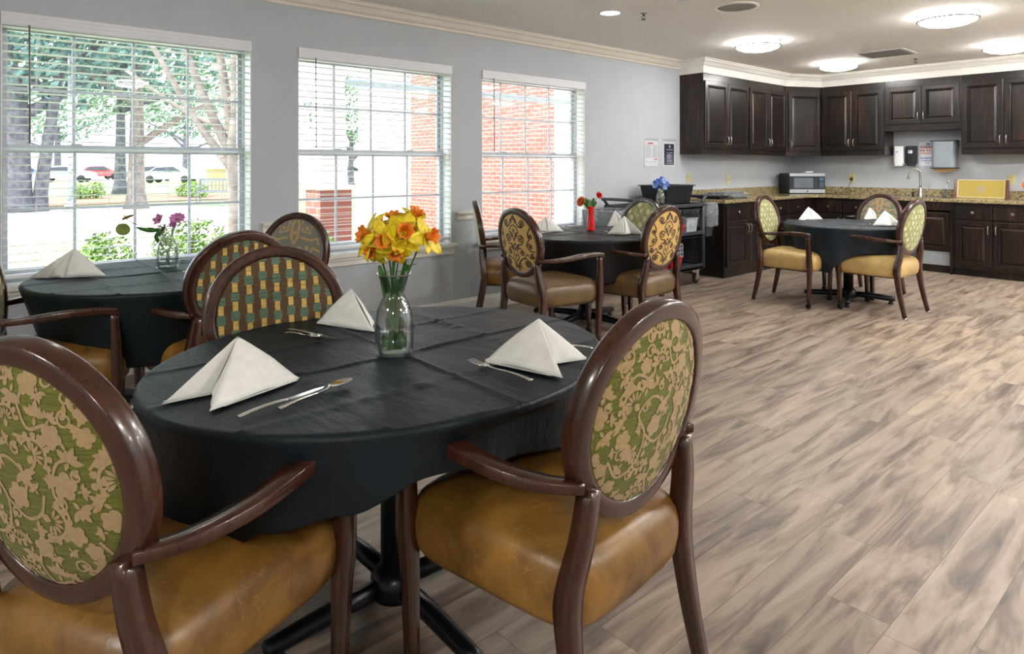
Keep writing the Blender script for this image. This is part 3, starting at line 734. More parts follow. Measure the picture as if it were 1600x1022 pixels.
def leafp(x, z, L, W, a):
    pr = [(0, 0), (.25, .75), (.5, 1), (.75, .7), (1, 0), (.75, -.7), (.5, -1), (.25, -.75)]
    return [(x + L * p * cos(a) - W / 2 * q * sin(a), z + L * p * sin(a) + W / 2 * q * cos(a)) for p, q in pr]
def flower5(x, z, r, a=0, n=5):
    out = []
    for k in range(n): t_ = a + 2 * pi * k / n; out.append(disc(x + r * .55 * cos(t_), z + r * .55 * sin(t_), r * .42))
    out.append(disc(x, z, r * .3)); return out
def carnation(x, z, r, a):
    """fan blossom with scalloped edge, calyx below"""
    out = []
    for k in range(7):
        t_ = a + radians(-84 + 28 * k)
        out.append(leafp(x + .18 * r * cos(t_), z + .18 * r * sin(t_), r * .52, r * .17, t_)); out.append(disc(x + r * cos(t_), z + r * sin(t_), r * .17))
    n = 14; out += ribbon([(x + r * .80 * cos(a + radians(-95 + 190 * k / n)), z + r * .80 * sin(a + radians(-95 + 190 * k / n))) for k in range(n + 1)], r * .17)
    out.append(leafp(x, z, -r * .55, r * .4, a)); return out
def starleaf(x, z, r, a):
    return [leafp(x, z, r * (1 if k % 2 == 0 else .75), r * .42, a + radians(-70 + 35 * k)) for k in range(5)] + [leafp(x, z, -r * .6, r * .3, a)]
def floral(seed=1, s=1.0):
    P = []; rnd = random.Random(seed)
    def vine(p, w=.0085):
        q = bez([(a, c, 0) for a, c in p], 8); P.extend(ribbon([(v.x, v.y) for v in q], w * s))
    if s == 1.0:
        vine([(-.20, -.10), (-.15, -.16), (-.08, -.13), (-.06, -.05), (-.10, .02), (-.04, .06), (.02, .02), (.0, -.05)])
        vine([(.0, -.21), (.03, -.15), (.09, -.13), (.13, -.07), (.10, -.01), (.12, .06), (.17, .08)])
        vine([(-.19, .08), (-.13, .14), (-.06, .12), (-.04, .18)]); vine([(.02, .20), (.05, .14), (.11, .15), (.15, .10)])
        vine([(.02, .02), (.06, .06), (.05, .11), (.0, .12)]); vine([(-.06, -.05), (-.0, -.09), (.05, -.07), (.07, -.02)])
        for x, z, r, a in ((-.125, .055, .052, 2.4), (.055, .075, .045, .9), (.075, -.085, .048, -.4), (-.055, -.125, .042, -2.2), (-.02, .155, .036, 1.6)): P += carnation(x, z, r * 1.12, a)
        for x, z, r, a in ((.135, .01, .030, .2), (-.015, -.035, .030, .6), (-.155, -.045, .026, 0), (.03, -.165, .026, .3), (.115, .125, .026, 1), (-.09, .16, .022, .5), (.14, -.115, .024, .9)): P += flower5(x, z, r * 1.25, a)
        for x, z, r, a in ((-.075, .095, .034, 1.2), (.015, .03, .032, 5.2), (-.11, -.09, .034, 3.6), (.165, -.045, .030, 5.4), (.155, .07, .03, 1.1), (-.17, .0, .028, 2.6), (-.02, -.19, .028, 4.4), (.075, .17, .03, 1.4), (-.145, .11, .026, 3.0)): P += starleaf(x, z, r * 1.35, a)
        for x, z, r, a, d in ((-.07, .035, .016, 0, 1), (.115, -.04, .016, 2, -1), (.0, .085, .014, 1, 1), (-.10, -.165, .015, 0, -1), (.07, -.125, .013, 3, 1), (.17, .035, .013, 1, 1), (-.035, -.085, .015, 4, -1), (.09, .115, .012, 2, 1), (-.16, .045, .012, 1, 1)): P += spiral(x, z, r * 1.25, a, 1.1, d, .0075, 12, .35)
        for x, z, r, a in ((-.15, -.13, .03, 3.9), (-.035, .105, .022, .4), (.10, .02, .026, 3.0), (.045, -.01, .024, 2.2), (-.085, -.025, .026, 3.4), (.115, .165, .026, .9), (-.11, .185, .024, 2.2), (.18, -.0, .024, .1), (-.185, -.075, .022, 3.3), (.06, -.185, .026, 5), (.115, -.16, .022, 5.4), (-.03, -.155, .024, 1.0), (.0, .195, .022, 1.6)): P += starleaf(x, z, r, a)
    else:
        step = .062 * s / .5
        for i in range(-5, 6):
            for j in range(-5, 6):
                x = i * step + (step / 2 if j % 2 else 0); z = j * step * .8
                if not inside(x * 1.03, z * 1.03): continue
                k = (i + 2 * j) % 3; a = rnd.uniform(0, 6)
                if k == 0: P.extend(flower5(x, z, step * .36, a))
                elif k == 1: P.extend(starleaf(x, z, step * .46, a))
                else: P.extend(spiral(x, z, step * .38, a, 1.0, 1, .0045, 10, .3)); P.append(leafp(x, z, step * .6, step * .22, a))
                P.extend(ribbon([(x, z), (x + step * .3, z + step * .25), (x + step * .5, z + step * .5)], .0035))
    if s == 1.0:
        Q = []; k = .76
        for dx, dz in ((0, 0), (.30, -.02), (-.30, .02), (.02, .31), (-.02, -.31), (.30, .29), (-.30, -.29), (.31, -.31), (-.31, .31)):
            for p in P:
                q = [(x * k + dx, z * k + dz) for x, z in p]; cx = sum(a for a, _ in q) / len(q); cz = sum(c for _, c in q) / len(q)
                if inside(cx * 1.0, cz * 1.0): Q.append(q)
        P = Q; cen = [(sum(a for a, _ in q) / len(q), sum(c for _, c in q) / len(q)) for q in P]
        for _ in range(900):
            x, z = rnd.uniform(-.2, .2), rnd.uniform(-.2, .2)
            if not inside(x, z) or min((x - a) ** 2 + (z - c) ** 2 for a, c in cen) < .020 ** 2: continue
            a = rnd.uniform(0, 6.28); k2 = rnd.random()
            new = starleaf(x, z, .024, a) if k2 < .4 else flower5(x, z, .02, a) if k2 < .6 else spiral(x, z, .017, a, 1.1, 1, .0055, 12, .35) + [leafp(x, z, .03, .01, a)]
            P += new; cen += [(x, z), (x + .012 * cos(a), z + .012 * sin(a))]
    return [(0, p) for p in P]
def scroll():
    P = []
    def both(f):
        for q in f: P.append(q); P.append([(-x, z) for x, z in q][::-1])
    def curve(p, w=.0075):
        q = bez([(a, c, 0) for a, c in p], 7); return ribbon([(v.x, v.y) for v in q], w, w * .8)
    def curve2(p, w=.0075): return curve(p, w * 1.25)
    def spiral2(cx, cz, r, a0, tn, d=1, w=.007): return spiral(cx, cz, r * 1.12, a0, tn, d, w * 1.25)
    P.extend(ribbon([(0, -.205), (0, .205)], .008))
    both(curve2([(.0, -.20), (.012, -.15), (.05, -.115), (.095, -.10), (.13, -.13), (.115, -.16)], .009)); both(spiral2(.105, -.135, .028, .6, 1.3, -1, .009))
    both(curve2([(.0, -.13), (.03, -.09), (.02, -.05), (.06, -.03), (.09, -.06)], .007)); both(spiral2(.068, -.058, .022, .3, 1.3, -1, .007))
    both(curve2([(.0, -.05), (.03, -.01), (.075, .0), (.10, .035), (.075, .06)], .008)); both(spiral2(.070, .035, .030, 0, 1.5, 1, .007))
    both(curve2([(.0, .02), (.02, .06), (.05, .085), (.03, .12), (.0, .135)], .008)); both(spiral2(.028, .060, .02, 1, 1.2, 1, .006))
    both(curve2([(.0, .20), (.03, .165), (.05, .13), (.09, .12), (.115, .15), (.09, .165)], .009)); both(spiral2(.088, .142, .026, -.3, 1.2, 1, .008))
    both(curve2([(.17, .12), (.145, .08), (.155, .04), (.125, .0), (.15, -.04), (.19, -.05)], .008)); both(spiral2(.165, .062, .022, 2, 1.3, 1, .007)); both(spiral2(.155, -.015, .022, 3, 1.3, -1, .007))
    both(spiral2(.03, -.165, .020, 1, 1.2, 1, .006)); both(spiral2(.028, -.02, .016, 4, 1.2, 1, .006)); both(spiral2(.022, .165, .016, 4, 1.2, 1, .006)); both(spiral2(.165, -.085, .02, 1, 1.2, 1, .007))
    both(curve2([(.09, -.10), (.12, -.07), (.15, -.10), (.17, -.06)], .007))
    for z in (-.175, -.09, -.01, .09, .175): P.append(disc(0, z, .009)); both([leafp(0, z, .022, .010, radians(50))])
    return [(0, p) for p in P]
def weave():
    P = []
    for i in range(-4, 5):
        x = i * .047
        for j in range(-4, 5):
            z = j * .066 + (.0 if i % 2 == 0 else .012)
            P.append((0, [(x - .0145, z - .016), (x + .0145, z - .016), (x + .0145, z + .016), (x - .0145, z + .016)]))
            P.append((1, [(x - .009, z + .017), (x + .009, z + .017), (x + .009, z + .049), (x - .009, z + .049)]))
    return [q for q in P if sum(inside(x, z) for x, z in q[1]) >= 2]
def geometric():
    P = []
    def both(f):
        for q in f: P.append(q); P.append([(-x, z) for x, z in q][::-1])
    for k, w in ((1, .014), (.72, .010)):
        both(ribbon([(.012 * k, .20), (.03 * k, .16), (.025 * k, .09), (.0, .05)], w))
        both(ribbon([(.045, .185 * k + .01), (.06, .13), (.105, .12), (.12, .165 * k)], w)); both(ribbon([(.06 * k, .09), (.12, .075), (.165, .09), (.18, .05)], w))
        both(ribbon([(.0, .02 * k), (.05, .03), (.07, -.02), (.12, -.02), (.14, .03), (.195, .01)], w))
        both(ribbon([(.02 * k, -.03), (.04, -.08), (.09, -.07), (.13, -.10), (.16, -.06 * k), (.185, -.07)], w)); both(ribbon([(.0, -.10 * k), (.04, -.13), (.03, -.18), (.0, -.20)], w))
        both(ribbon([(.06, -.11 * k), (.09, -.15), (.12, -.15)], w))
    both([disc(.085, .15, .013), disc(.10, .03, .014), disc(.08, -.115, .013)]); P.append(disc(0, .12, .013)); P.append(disc(0, -.06, .012))
    return [(0, p) for p in P]

HC, TL, OY = .775, .17, -.27
OA, OB = .248, .250      # oval outer half width, half height
def ovalpt(s, t_, h):
    h2 = h + .30 * s * s
    return Vector((s, OY - t_ * sin(TL) + h2 * cos(TL), HC + t_ * cos(TL) + h2 * sin(TL)))
def make_pad(kind):
    pats = {'floral': (floral, 'f_green', ['f_beige']), 'fine': (lambda: floral(5, .5), 'f_sage', ['f_sagelight']), 'olive': (lambda: floral(9, .62), 'f_sage', ['f_sagelight']), 'scroll': (scroll, 'f_gold', ['f_scroll']),
            'weave': (weave, 'f_brown', ['f_weavegreen', 'f_weavegold']), 'geometric': (geometric, 'f_grey', ['f_tan']), 'pale': (lambda: floral(3, .62), 'f_pale', ['f_sagelight'])}
    fn, base, motif = pats[kind]; shapes = fn(); b = MB()
    dome = lambda x, z: .020 * max(0, 1 - ((x / PA) ** 2 + (z / PB) ** 2)) ** .6
    for sgn in (1, -1):
        o = len(b.v); nr, na = 10, 48; vs = [ovalpt(0, 0, sgn * (.014 + dome(0, 0)))]; fs = []
        for i in range(1, nr + 1):
            rr = sin(i / nr * pi / 2)
            for j in range(na):
                a = 2 * pi * j / na; x, z = PA * rr * cos(a), PB * rr * sin(a); vs.append(ovalpt(x, z, sgn * (.014 + dome(x, z))))
        for j in range(na):
            k = (j + 1) % na; fs.append((0, 1 + j, 1 + k) if sgn < 0 else (0, 1 + k, 1 + j))
            for i in range(nr - 1):
                q = (1 + i * na + j, 1 + (i + 1) * na + j, 1 + (i + 1) * na + k, 1 + i * na + k); fs.append(q if sgn < 0 else q[::-1])
        b.add(vs, fs, 0, True)
        for mi, poly in shapes:
            pp = [ellclamp(x, z) for x, z in poly]
            ar = sum(pp[i][0] * pp[(i + 1) % len(pp)][1] - pp[(i + 1) % len(pp)][0] * pp[i][1] for i in range(len(pp)))
            if abs(ar) < 2e-6: continue
            if (ar > 0) == (sgn > 0): pp = pp[::-1]
            b.add([ovalpt(x, z, sgn * (.0150 + dome(x, z))) for x, z in pp], [tuple(range(len(pp)))], 1 + mi, True)
    return b.mesh('pad_' + kind, [base] + motif)

def _fix(me):
    bb = bmesh.new(); bb.from_mesh(me); bmesh.ops.recalc_face_normals(bb, faces=bb.faces); bb.to_mesh(me); bb.free(); return me
def ring_mesh():
    b = MB(); rings = []; N = 64
    prof = [(-.021, -.017), (-.021, .017), (-.019, .0205), (-.013, .0225), (.012, .0225), (.0185, .0205), (.021, .016), (.021, -.016), (.0185, -.0205), (.012, -.0225), (-.013, -.0225), (-.019, -.0205)]
    for i in range(N):
        a = 2 * pi * i / N
        rings.append([ovalpt((OA - .021 + d) * cos(a), (OB - .021 + d) * sin(a), h) for d, h in prof])
    b.loft(rings, True, False, 0, True, ringclosed=True); return _fix(b.mesh('oval_frame', 'wood'))
def seat_mesh(mat):
    """trapezoid cushion with crowned top, boxed sides"""
    b = MB(); N = 44
    def outline(k, e=.30):
        pts = []
        for j in range(N):
            a = 2 * pi * j / N; cx, sx = cos(a), sin(a)
            x = math.copysign(abs(cx) ** e, cx); y = math.copysign(abs(sx) ** e, sx)
            hw = lerp(.225, .275, (y + 1) / 2); pts.append((x * hw * k, .015 + y * .262 * k + (.02 * (1 - x * x) * k if y > 0 else -.01 * (1 - x * x) * k)))
        return pts
    rings = []
    for k, z in ((.88, .338), (.96, .342), (1.0, .36), (1.025, .395), (1.03, .43), (1.01, .46), (.965, .482), (.88, .498), (.72, .510), (.5, .518), (.25, .522), (.02, .523)):
        rings.append([(x, y, z + (0 if k > .99 else 0)) for x, y in outline(k)])
    b.loft(rings, True, True, 0, True); return _fix(b.mesh('seat_cushion', mat))
def seatrail_mesh():
    return _fix(MB().loft([[(-.18, -.21, .328), (.18, -.21, .328), (.23, .23, .328), (-.23, .23, .328)], [(-.18, -.21, .345), (.18, -.21, .345), (.23, .23, .345), (-.23, .23, .345)]], True, True, 0, False).mesh('seat_rail', 'wood'))
def arm_mesh(s):
    pts = bez([(s * .208, -.258, .660), (s * .262, -.19, .664), (s * .296, -.08, .672), (s * .304, .07, .686), (s * .292, .19, .686), (s * .284, .265, .676)], 5); n = len(pts)
    R = [lerp(.018, .025, min(1, i / (n * .5))) for i in range(n)]
    return _fix(MB().tube(pts, R, 10, flat=.62, up=(0, 0, 1), square=True).mesh('arm', 'wood'))
def fleg_mesh(s):
    pts = bez([(s * .286, .240, .668), (s * .282, .246, .54), (s * .275, .250, .40), (s * .270, .248, .30), (s * .268, .240, .06)], 4); n = len(pts)
    R = [lerp(.017, .024, min(1, i / 8)) if i < 9 else lerp(.024, .015, (i - 8) / (n - 9)) for i in range(n)]
    return _fix(MB().tube(pts, R, 8, square=True, up=(0, 1, 0)).mesh('front_leg', 'wood'))
def rleg_mesh(s):
    pts = bez([(s * .188, -.256, .650), (s * .205, -.248, .54), (s * .224, -.230, .43), (s * .228, -.234, .34), (s * .232, -.260, .18), (s * .238, -.298, .012)], 4); n = len(pts)
    R = [lerp(.020, .025, min(1, i / 9)) if i < 10 else lerp(.025, .015, (i - 9) / (n - 10)) for i in range(n)]
    return _fix(MB().tube(pts, R, 8, square=True, up=(0, 1, 0)).mesh('rear_leg', 'wood'))
def caster_mesh(s):
    x, y = s * .268, .240; b = MB()
    b.lathe([(.009, .03), (.012, .05), (.014, .064)], 10, c=(x, y, 0), mi=0)
    b.box(x - .017, x - .014, y - .014, y + .018, .012, .045, 0).box(x + .014, x + .017, y - .014, y + .018, .012, .045, 0).box(x - .017, x + .017, y - .01, y + .015, .043, .048, 0)
    w = MB().lathe([(.001, -.012), (.019, -.012), (.0225, -.008), (.0225, .008), (.019, .012), (.001, .012)], 16)
    T = Matrix.Translation((x, y - .004, .0225)) @ Matrix.Rotation(radians(90), 4, 'Y')
    b.add([T @ Vector(p) for p in w.v], w.f, 1, True); return _fix(b.mesh('caster', ['blackmetal', 'rubber']))
def glide_mesh(s): return _fix(MB().lathe([(.014, 0), (.016, .004), (.014, .014)], 12, c=(s * .2385, -.301, 0)).mesh('glide', 'steel'))
RING = ring_mesh(); RAILM = seatrail_mesh(); SEATS = {}; PADS = {}
ARM = {s: arm_mesh(s) for s in (-1, 1)}; FL = {s: fleg_mesh(s) for s in (-1, 1)}; RL = {s: rleg_mesh(s) for s in (-1, 1)}; CA = {s: caster_mesh(s) for s in (-1, 1)}; GL = {s: glide_mesh(s) for s in (-1, 1)}
GNAME = 'dining armchairs with oval backs'
def chair(label, x, y, rot, pad, seat, group=None):
    r = thing('dining_armchair', label, 'chair', (x, y, 0), rot, group or GNAME)
    if pad not in PADS: PADS[pad] = make_pad(pad)
    if seat not in SEATS: SEATS[seat] = seat_mesh(seat)
    meshobj('seat_cushion', SEATS[seat], r); meshobj('seat_rail', RAILM, r)
    bf = meshobj('back_frame', RING, r); meshobj('back_pad', PADS[pad], bf)
    for s in (-1, 1):
        meshobj('arm', ARM[s], r); f = meshobj('leg', FL[s], r); meshobj('caster', CA[s], f)
        q = meshobj('leg', RL[s], r); meshobj('glide', GL[s], q)
    return r
chair('large foreground armchair at the lower left, green and beige floral oval back', 3.14, .378, .49, 'floral', 'leather')
chair('large foreground armchair right of the front table, green and beige floral oval back', 3.515, 1.185, 1.65, 'floral', 'leather')
chair('armchair with teal square weave back at the far left side of the front table', 2.60, .88, -1.76, 'weave', 'leather')
chair('armchair with teal square weave back at the window table, just behind the front table chair', 1.34, 1.03, 1.66, 'weave', 'leather')
chair('armchair with grey and tan geometric back between the two left windows', .86, 1.46, -2.6, 'geometric', 'leather')
chair('armchair cut by the left edge at the window table, pale floral back', 1.03, .42, -.22, 'olive', 'leather')
chair('armchair nearest the viewer at the middle table, dark scrolls on gold back', 1.28, 3.36, -.10, 'scroll', 'leatherdark')
chair('armchair on the right of the middle table, dark scrolls on gold back', 1.47, 4.12, 1.60, 'scroll', 'leatherdark')
chair('armchair seen edge-on against the window wall at the middle table', .50, 3.68, -.67, 'pale', 'leather')
chair('armchair behind the middle table in front of the cart, olive floral back', .98, 4.56, 3.05, 'olive', 'leatherdark')
chair('armchair on the left of the far right table, fine green patterned back', 1.72, 6.27, -1.50, 'fine', 'leatherpale')
chair('armchair on the right of the far right table, fine green patterned back', 2.43, 6.48, 1.50, 'fine', 'leatherpale')
chair('armchair behind the far right table facing the viewer, grey and tan geometric back', 2.02, 7.17, 2.88, 'geometric', 'leatherpale')

# ------------------------------------------------------------------ tables
def table(label, x, y, rz, R=.60, zt=.745, oval=None):
    r = thing('dining_table', label, 'table', (x, y, 0), rz, 'round pedestal dining tables')
    MB().lathe([(.001, zt - .03), (R - .008, zt - .03), (R - .002, zt - .025), (R - .002, zt - .004), (R - .006, zt), (.001, zt)], 64).build('tabletop', 'wood', r)
    if oval: tp = [c for c in r.children if c.name.startswith('tabletop')][0]; tp.scale = (oval[0], oval[1], 1); tp.location = (oval[2], oval[3], 0)
    MB().lathe([(.045, .07), (.045, zt - .05)], 24).build('column', 'blackmetal', r)
    MB().lathe([(.20, zt - .031), (.20, zt - .045), (.06, zt - .05)], 24).build('mounting_plate', 'blackmetal', r)
    MB().lathe([(.07, .035), (.075, .09), (.05, .12)], 24).build('hub', 'blackmetal', r)
    for k in range(4):
        a = k * pi / 2; p = lambda d, z: (d * cos(a), d * sin(a), z)
        lg = MB().tube([p(.04, .07), p(.20, .065), p(.36, .052), p(.395, .05)], [.028, .028, .025, .022], 12).build('foot', 'blackmetal', r)
        MB().lathe([(.022, 0), (.022, .012), (.012, .03)], 12, c=p(.36, 0)).build('glide', 'rubber', lg)
    return r
def cloth(label, x, y, mat, hem, R=.612, zt=.752, fold=None, taper=.05, crease=0.0, tuck=None, group='dark tablecloths'):
    """hem(theta) -> height of the hem; fold(theta) -> amplitude. theta in world axes"""
    NA, NV = 288, 26; rnd = random.Random(int(x * 100 + y * 10)); ph = [rnd.uniform(0, 6) for _ in range(4)]
    b = MB(); RN = 30; vs = [(0, 0, zt)]; fs = []
    def topz(px, py):
        z = zt + .0012 * mnoise.noise(Vector((px * 5 + x, py * 5 + y, 0)))
        for c0 in (-.30, 0, .30):            # pressed fold lines of the cloth
            z += .0055 * math.exp(-((px - c0 - crease) / .008) ** 2) + .0055 * math.exp(-((py - c0) / .008) ** 2)
        return z + .0030 * mnoise.noise(Vector((px * 2.2 + py * 1.2, py * 11 - px * 3, 3 + x)))
    rows = []
    for i in range(1, RN + 1):
        rr = R * i / RN; rr = min(rr, R - .014) if i == RN else rr
        rows.append([(rr * cos(2 * pi * j / NA), rr * sin(2 * pi * j / NA), topz(rr * cos(2 * pi * j / NA), rr * sin(2 * pi * j / NA))) for j in range(NA)])
    for q in range(1, 5):
        a = q / 4 * pi / 2
        rows.append([((R - .014 + .014 * sin(a)) * cos(2 * pi * j / NA), (R - .014 + .014 * sin(a)) * sin(2 * pi * j / NA), zt - .014 * (1 - cos(a))) for j in range(NA)])
    for k in range(1, NV + 1):
        t_ = k / NV; row = []
        for j in range(NA):
            th = 2 * pi * j / NA; h = hem(th); am = fold(th) if fold else .018
            w = sin(9 * th + ph[0]) * .55 + sin(14 * th + ph[1] + 1.5 * sin(2 * th)) * .35 + sin(5 * th + ph[2]) * .4
            n_ = mnoise.noise(Vector((cos(th) * 2.5, sin(th) * 2.5, t_ * 1.2 + x)))
            L = zt - .014 - h; rad = R - taper * t_ * (L / .35) + am * w * (t_ ** 1.1) + .018 * n_ * t_
            if tuck: u_ = min(1, t_ * 3.0); rad -= tuck(th) * u_ * u_ * (3 - 2 * u_)
            row.append((rad * cos(th), rad * sin(th), zt - .014 - L * t_))
        rows.append(row)
    for row in rows: vs += row
    for j in range(NA): fs.append((0, 1 + j, 1 + (j + 1) % NA))
    for i in range(len(rows) - 1):
        for j in range(NA): a = 1 + i * NA; k = (j + 1) % NA; fs.append((a + j, a + NA + j, a + NA + k, a + k))
    b.add(vs, fs, 0, True); o = b.build('tablecloth', mat, None); o.location = (x, y, 0)
    o.modifiers.new('solid', 'SOLIDIFY').thickness = .0015
    return tag(o, label, 'tablecloth', group)
def angspline(pts):
    """periodic interpolation over degrees"""
    P = sorted(pts)
    def f(th):
        d = math.degrees(th) % 360; Q = [(P[-1][0] - 360, P[-1][1])] + P + [(P[0][0] + 360, P[0][1])]
        for (a, va), (c, vc) in zip(Q, Q[1:]):
            if a <= d <= c: u = (d - a) / (c - a); u = u * u * (3 - 2 * u); return va + (vc - va) * u
        return P[0][1]
    return f
def squarehem(half, rot, zt=.752, R=.612, power=1.0):
    def f(th):
        a = th - radians(rot); r = half / max(abs(cos(a)), abs(sin(a))); return max(.06, zt - (r - R))
    return f
FT = (2.985, 1.04)
table('round pedestal table nearest the viewer under a dark teal cloth', FT[0], FT[1], .0, R=.625, oval=(.925, 1.075, -.035, .01))
ncl = cloth('dark teal cloth on the nearest table, lower left of the picture', 2.95, 1.05, 'cloth', angspline([(0, .60), (339, .635), (324, .575), (309, .54), (300, .50), (290, .43), (277, .36), (255, .34), (215, .34), (180, .42), (140, .45), (90, .5), (45, .52)]), fold=lambda th: .010, taper=.03, crease=.05, R=.645,
            tuck=lambda th: .05 * math.exp(-((math.remainder(th - radians(2), 2 * pi)) / .25) ** 2))
ncl.scale = (.925, 1.075, 1)
LT = (.875, .90)
table('round pedestal table by the left window under a dark green cloth', LT[0], LT[1], .3)
cloth('dark green cloth on the table by the left window', LT[0], LT[1], 'clothgreen', angspline([(0, .40), (270, .38), (230, .42), (180, .45), (90, .45)]), fold=lambda th: .008, taper=.12)
MT = (.97, 4.10)
table('round pedestal table in the middle under a black cloth', MT[0], MT[1], .1)
cloth('black cloth on the middle table with the red vase', MT[0], MT[1], 'clothblack', angspline([(0, .46), (90, .5), (180, .5), (270, .44), (320, .42)]), fold=lambda th: .012, taper=.06)
RT = (2.06, 6.70)
table('round pedestal table near the kitchen under a slate cloth with hanging corners', RT[0], RT[1], .35, R=.575)
cloth('slate coloured cloth with pointed hanging corners on the table near the kitchen', RT[0], RT[1], 'clothslate', lambda th, f=squarehem(.81, -49, R=.585): max(.33, f(th)), R=.585, fold=lambda th: .03, taper=.05)

# ------------------------------------------------------------------ napkins and cutlery
ZT = .757
def P2(u, v, z=ZT):
    """table-top point under a picture position, used once to read off where things lie"""
    dep = 1023 * (1.32 - z) / (v - 258.5); lat = (u - 800) / 1023 * dep; a = radians(48.7)
    return Vector((4.7 - sin(a) * dep + cos(a) * lat, cos(a) * dep + sin(a) * lat))
def napkin(label, x, y, rz, s=1.0, h=.115, open_=1.0, group='folded cloth napkins'):
    """pyramid fold: apex, two front wings meeting at a recessed crease, closed back"""
    r = thing('napkin', label, 'napkin', (x, y, ZT), rz, group)
    A = Vector((0, .01, h)); L = Vector((-.115, -.035, 0)); Rr = Vector((.115, -.02, 0)); F = Vector((.01 * open_, -.075, 0)); I = Vector((-.045 * open_, .0, 0)); K = Vector((.0, .085, 0))
    if open_ == 0: F = Vector((0, -.055, 0)); I = Vector((-.055, -.047, 0))
    for v in (L, Rr, F, I, K): v *= s
    A = A * s
    def sheet(a, p, q, bulge, n=8):
        nrm = (p - a).cross(q - a).normalized(); vs = []; fs = []
        for i in range(n + 1):
            for j in range(n + 1):
                u = i / n; w = j / n; pt = a.lerp(p.lerp(q, w), u)
                bb = bulge * 4 * u * (1 - u) * .7 + bulge * sin(pi * w) * u * .8 + .0022 * mnoise.noise(pt * 38 + Vector((x * 9, y * 7, 0))) * u
                pt = pt + nrm * bb * s; pt.z = max(pt.z, .0015); vs.append(pt)
        for i in range(n):
            for j in range(n): q_ = i * (n + 1) + j; fs.append((q_, q_ + 1, q_ + n + 2, q_ + n + 1))
        return vs, fs
    b = MB()
    for (p, q, bu) in ((F, Rr, .010), (I, F, .004), (L, I, .004), (Rr, K, .004), (K, L, .004)):
        b.add(*sheet(A, p, q, bu), 0, True)
    o = b.build('cloth_fold', 'napkin', r, solid=.002, weld=True)
    # layered hems peeking out at the foot
    b = MB()
    for k in range(2):
        d = Vector((0, -.006 - .004 * k, 0)); z = .001 + .0022 * (1 - k)
        b.add([L + d + Vector((.0, 0, z)), I + d + Vector((0, 0, z)), I + Vector((.0, .02, z + .001)), L + Vector((.02, .015, z + .001))], [(0, 1, 2, 3)], 0, False)
        b.add([F + Vector((.01, .0, z)), Rr + d + Vector((-.004, 0, z)), Rr + Vector((-.02, .012, z + .001)), F + Vector((.03, .03, z + .001))], [(0, 1, 2, 3)], 0, False)
    b.build('hem_layers', 'napkin', r, solid=.0012)
    return r
CAMR = radians(48.7)      # used only as the general direction the settings face
def nap(label, u, v, drz=0, s=1.0, h=.115, open_=1.0, m=False):
    p = P2(u, v); r = napkin(label, p.x, p.y, CAMR + drz, s, h, open_)
    if m: r.scale = (-1, 1, 1)
    return r
def napkin_pts(label, apex, h, wing, inner, front, big, big2=None):
    """same fold, its corners set one by one for the napkins close to the viewer"""
    A3 = P2(apex[0], apex[1], ZT + h); G_ = [P2(u, v) for u, v in (wing, inner, front, big)]
    c = (G_[0] + G_[2] + G_[3]) / 3; r = thing('napkin', label, 'napkin', (c.x, c.y, ZT), 0, 'folded cloth napkins'); fw2 = Vector((-sin(CAMR), cos(CAMR)))
    loc = lambda p, z=0: Vector((p.x - c.x, p.y - c.y, z)); A = loc(A3, h); W_, I, F, B2 = [loc(p) for p in G_]; K = (W_ + B2) / 2 + Vector((fw2.x, fw2.y, 0)) * .055
    def sheet(p, q, bulge, n=12, lift=0):
        nrm = (p - A).cross(q - A).normalized(); vs = []
        if nrm.dot(Vector((-fw2.x, -fw2.y, .3))) < 0: nrm = -nrm
        for i in range(n + 1):
            for j in range(n + 1):
                u = i / n; w = j / n; pt = A.lerp(p.lerp(q, w), u)
                bb = bulge * sin(pi * w) * u * (1 + .4 * sin(u * 5)) + bulge * .5 * sin(pi * u) + .0035 * mnoise.noise(pt * 22 + Vector((c.x * 9, c.y * 7, 0))) * u + .0018 * sin(w * 9 + u * 3) * u * u
                pt = pt + nrm * bb; pt.z = max(pt.z, .0018 + lift); vs.append(pt)
        return vs, [(i * (n + 1) + j, i * (n + 1) + j + 1, i * (n + 1) + n + 2 + j, i * (n + 1) + n + 1 + j) for i in range(n) for j in range(n)]
    b = MB()
    for p, q, bu in ((F, B2, .014), (W_, I, .006), (B2, K, .004), (K, W_, .004)): b.add(*sheet(p, q, bu), 0, True)
    b.add(*sheet(I, F, -.006), 0, True)
    b.build('cloth_fold', 'napkin', r, solid=.0022, weld=True)
    b = MB()
    for k in range(3):
        o = Vector((fw2.x, fw2.y, 0)) * (-.004 * k - .002); z = Vector((0, 0, .0012 + .0020 * (2 - k)))
        b.add([W_ + o + z, I + o * .5 + z, I + Vector((fw2.x, fw2.y, 0)) * .03 + z, W_ * .85 + K * .1 + z], [(0, 1, 2, 3)])
        b.add([F.lerp(B2, .15) + o * .3 + z, B2 + o * 1.4 + z, B2.lerp(K, .3) + z, F.lerp(K, .35) + z], [(0, 1, 2, 3)])
    b.build('hem_layers', 'napkin', r, solid=.0012)
    return r
napkin_pts('white folded napkin at the left front of the nearest table, large wide fold', (371, 526), .112, (256, 630), (330, 616), (327, 644), (468, 592))
napkin_pts('white folded napkin at the right of the nearest table beside the fork', (842, 498), .112, (916, 560), (868, 568), (880, 592), (758, 564))
napkin_pts('white folded napkin at the far side of the nearest table behind the vase', (549, 451), .115, (584, 505), (580, 512), (584, 519), (496, 504))
nap('white folded napkin on the green cloth by the left window', 114, 430, .1, 1.5, .09, 0)
nap('white folded napkin on the middle table between the chair and red vase', 853, 361, .1, 1.28, .095, 0)
nap('white folded napkin on the middle table, the front one right of the red vase', 976, 365, .0, 1.25, .115, 1, m=True)
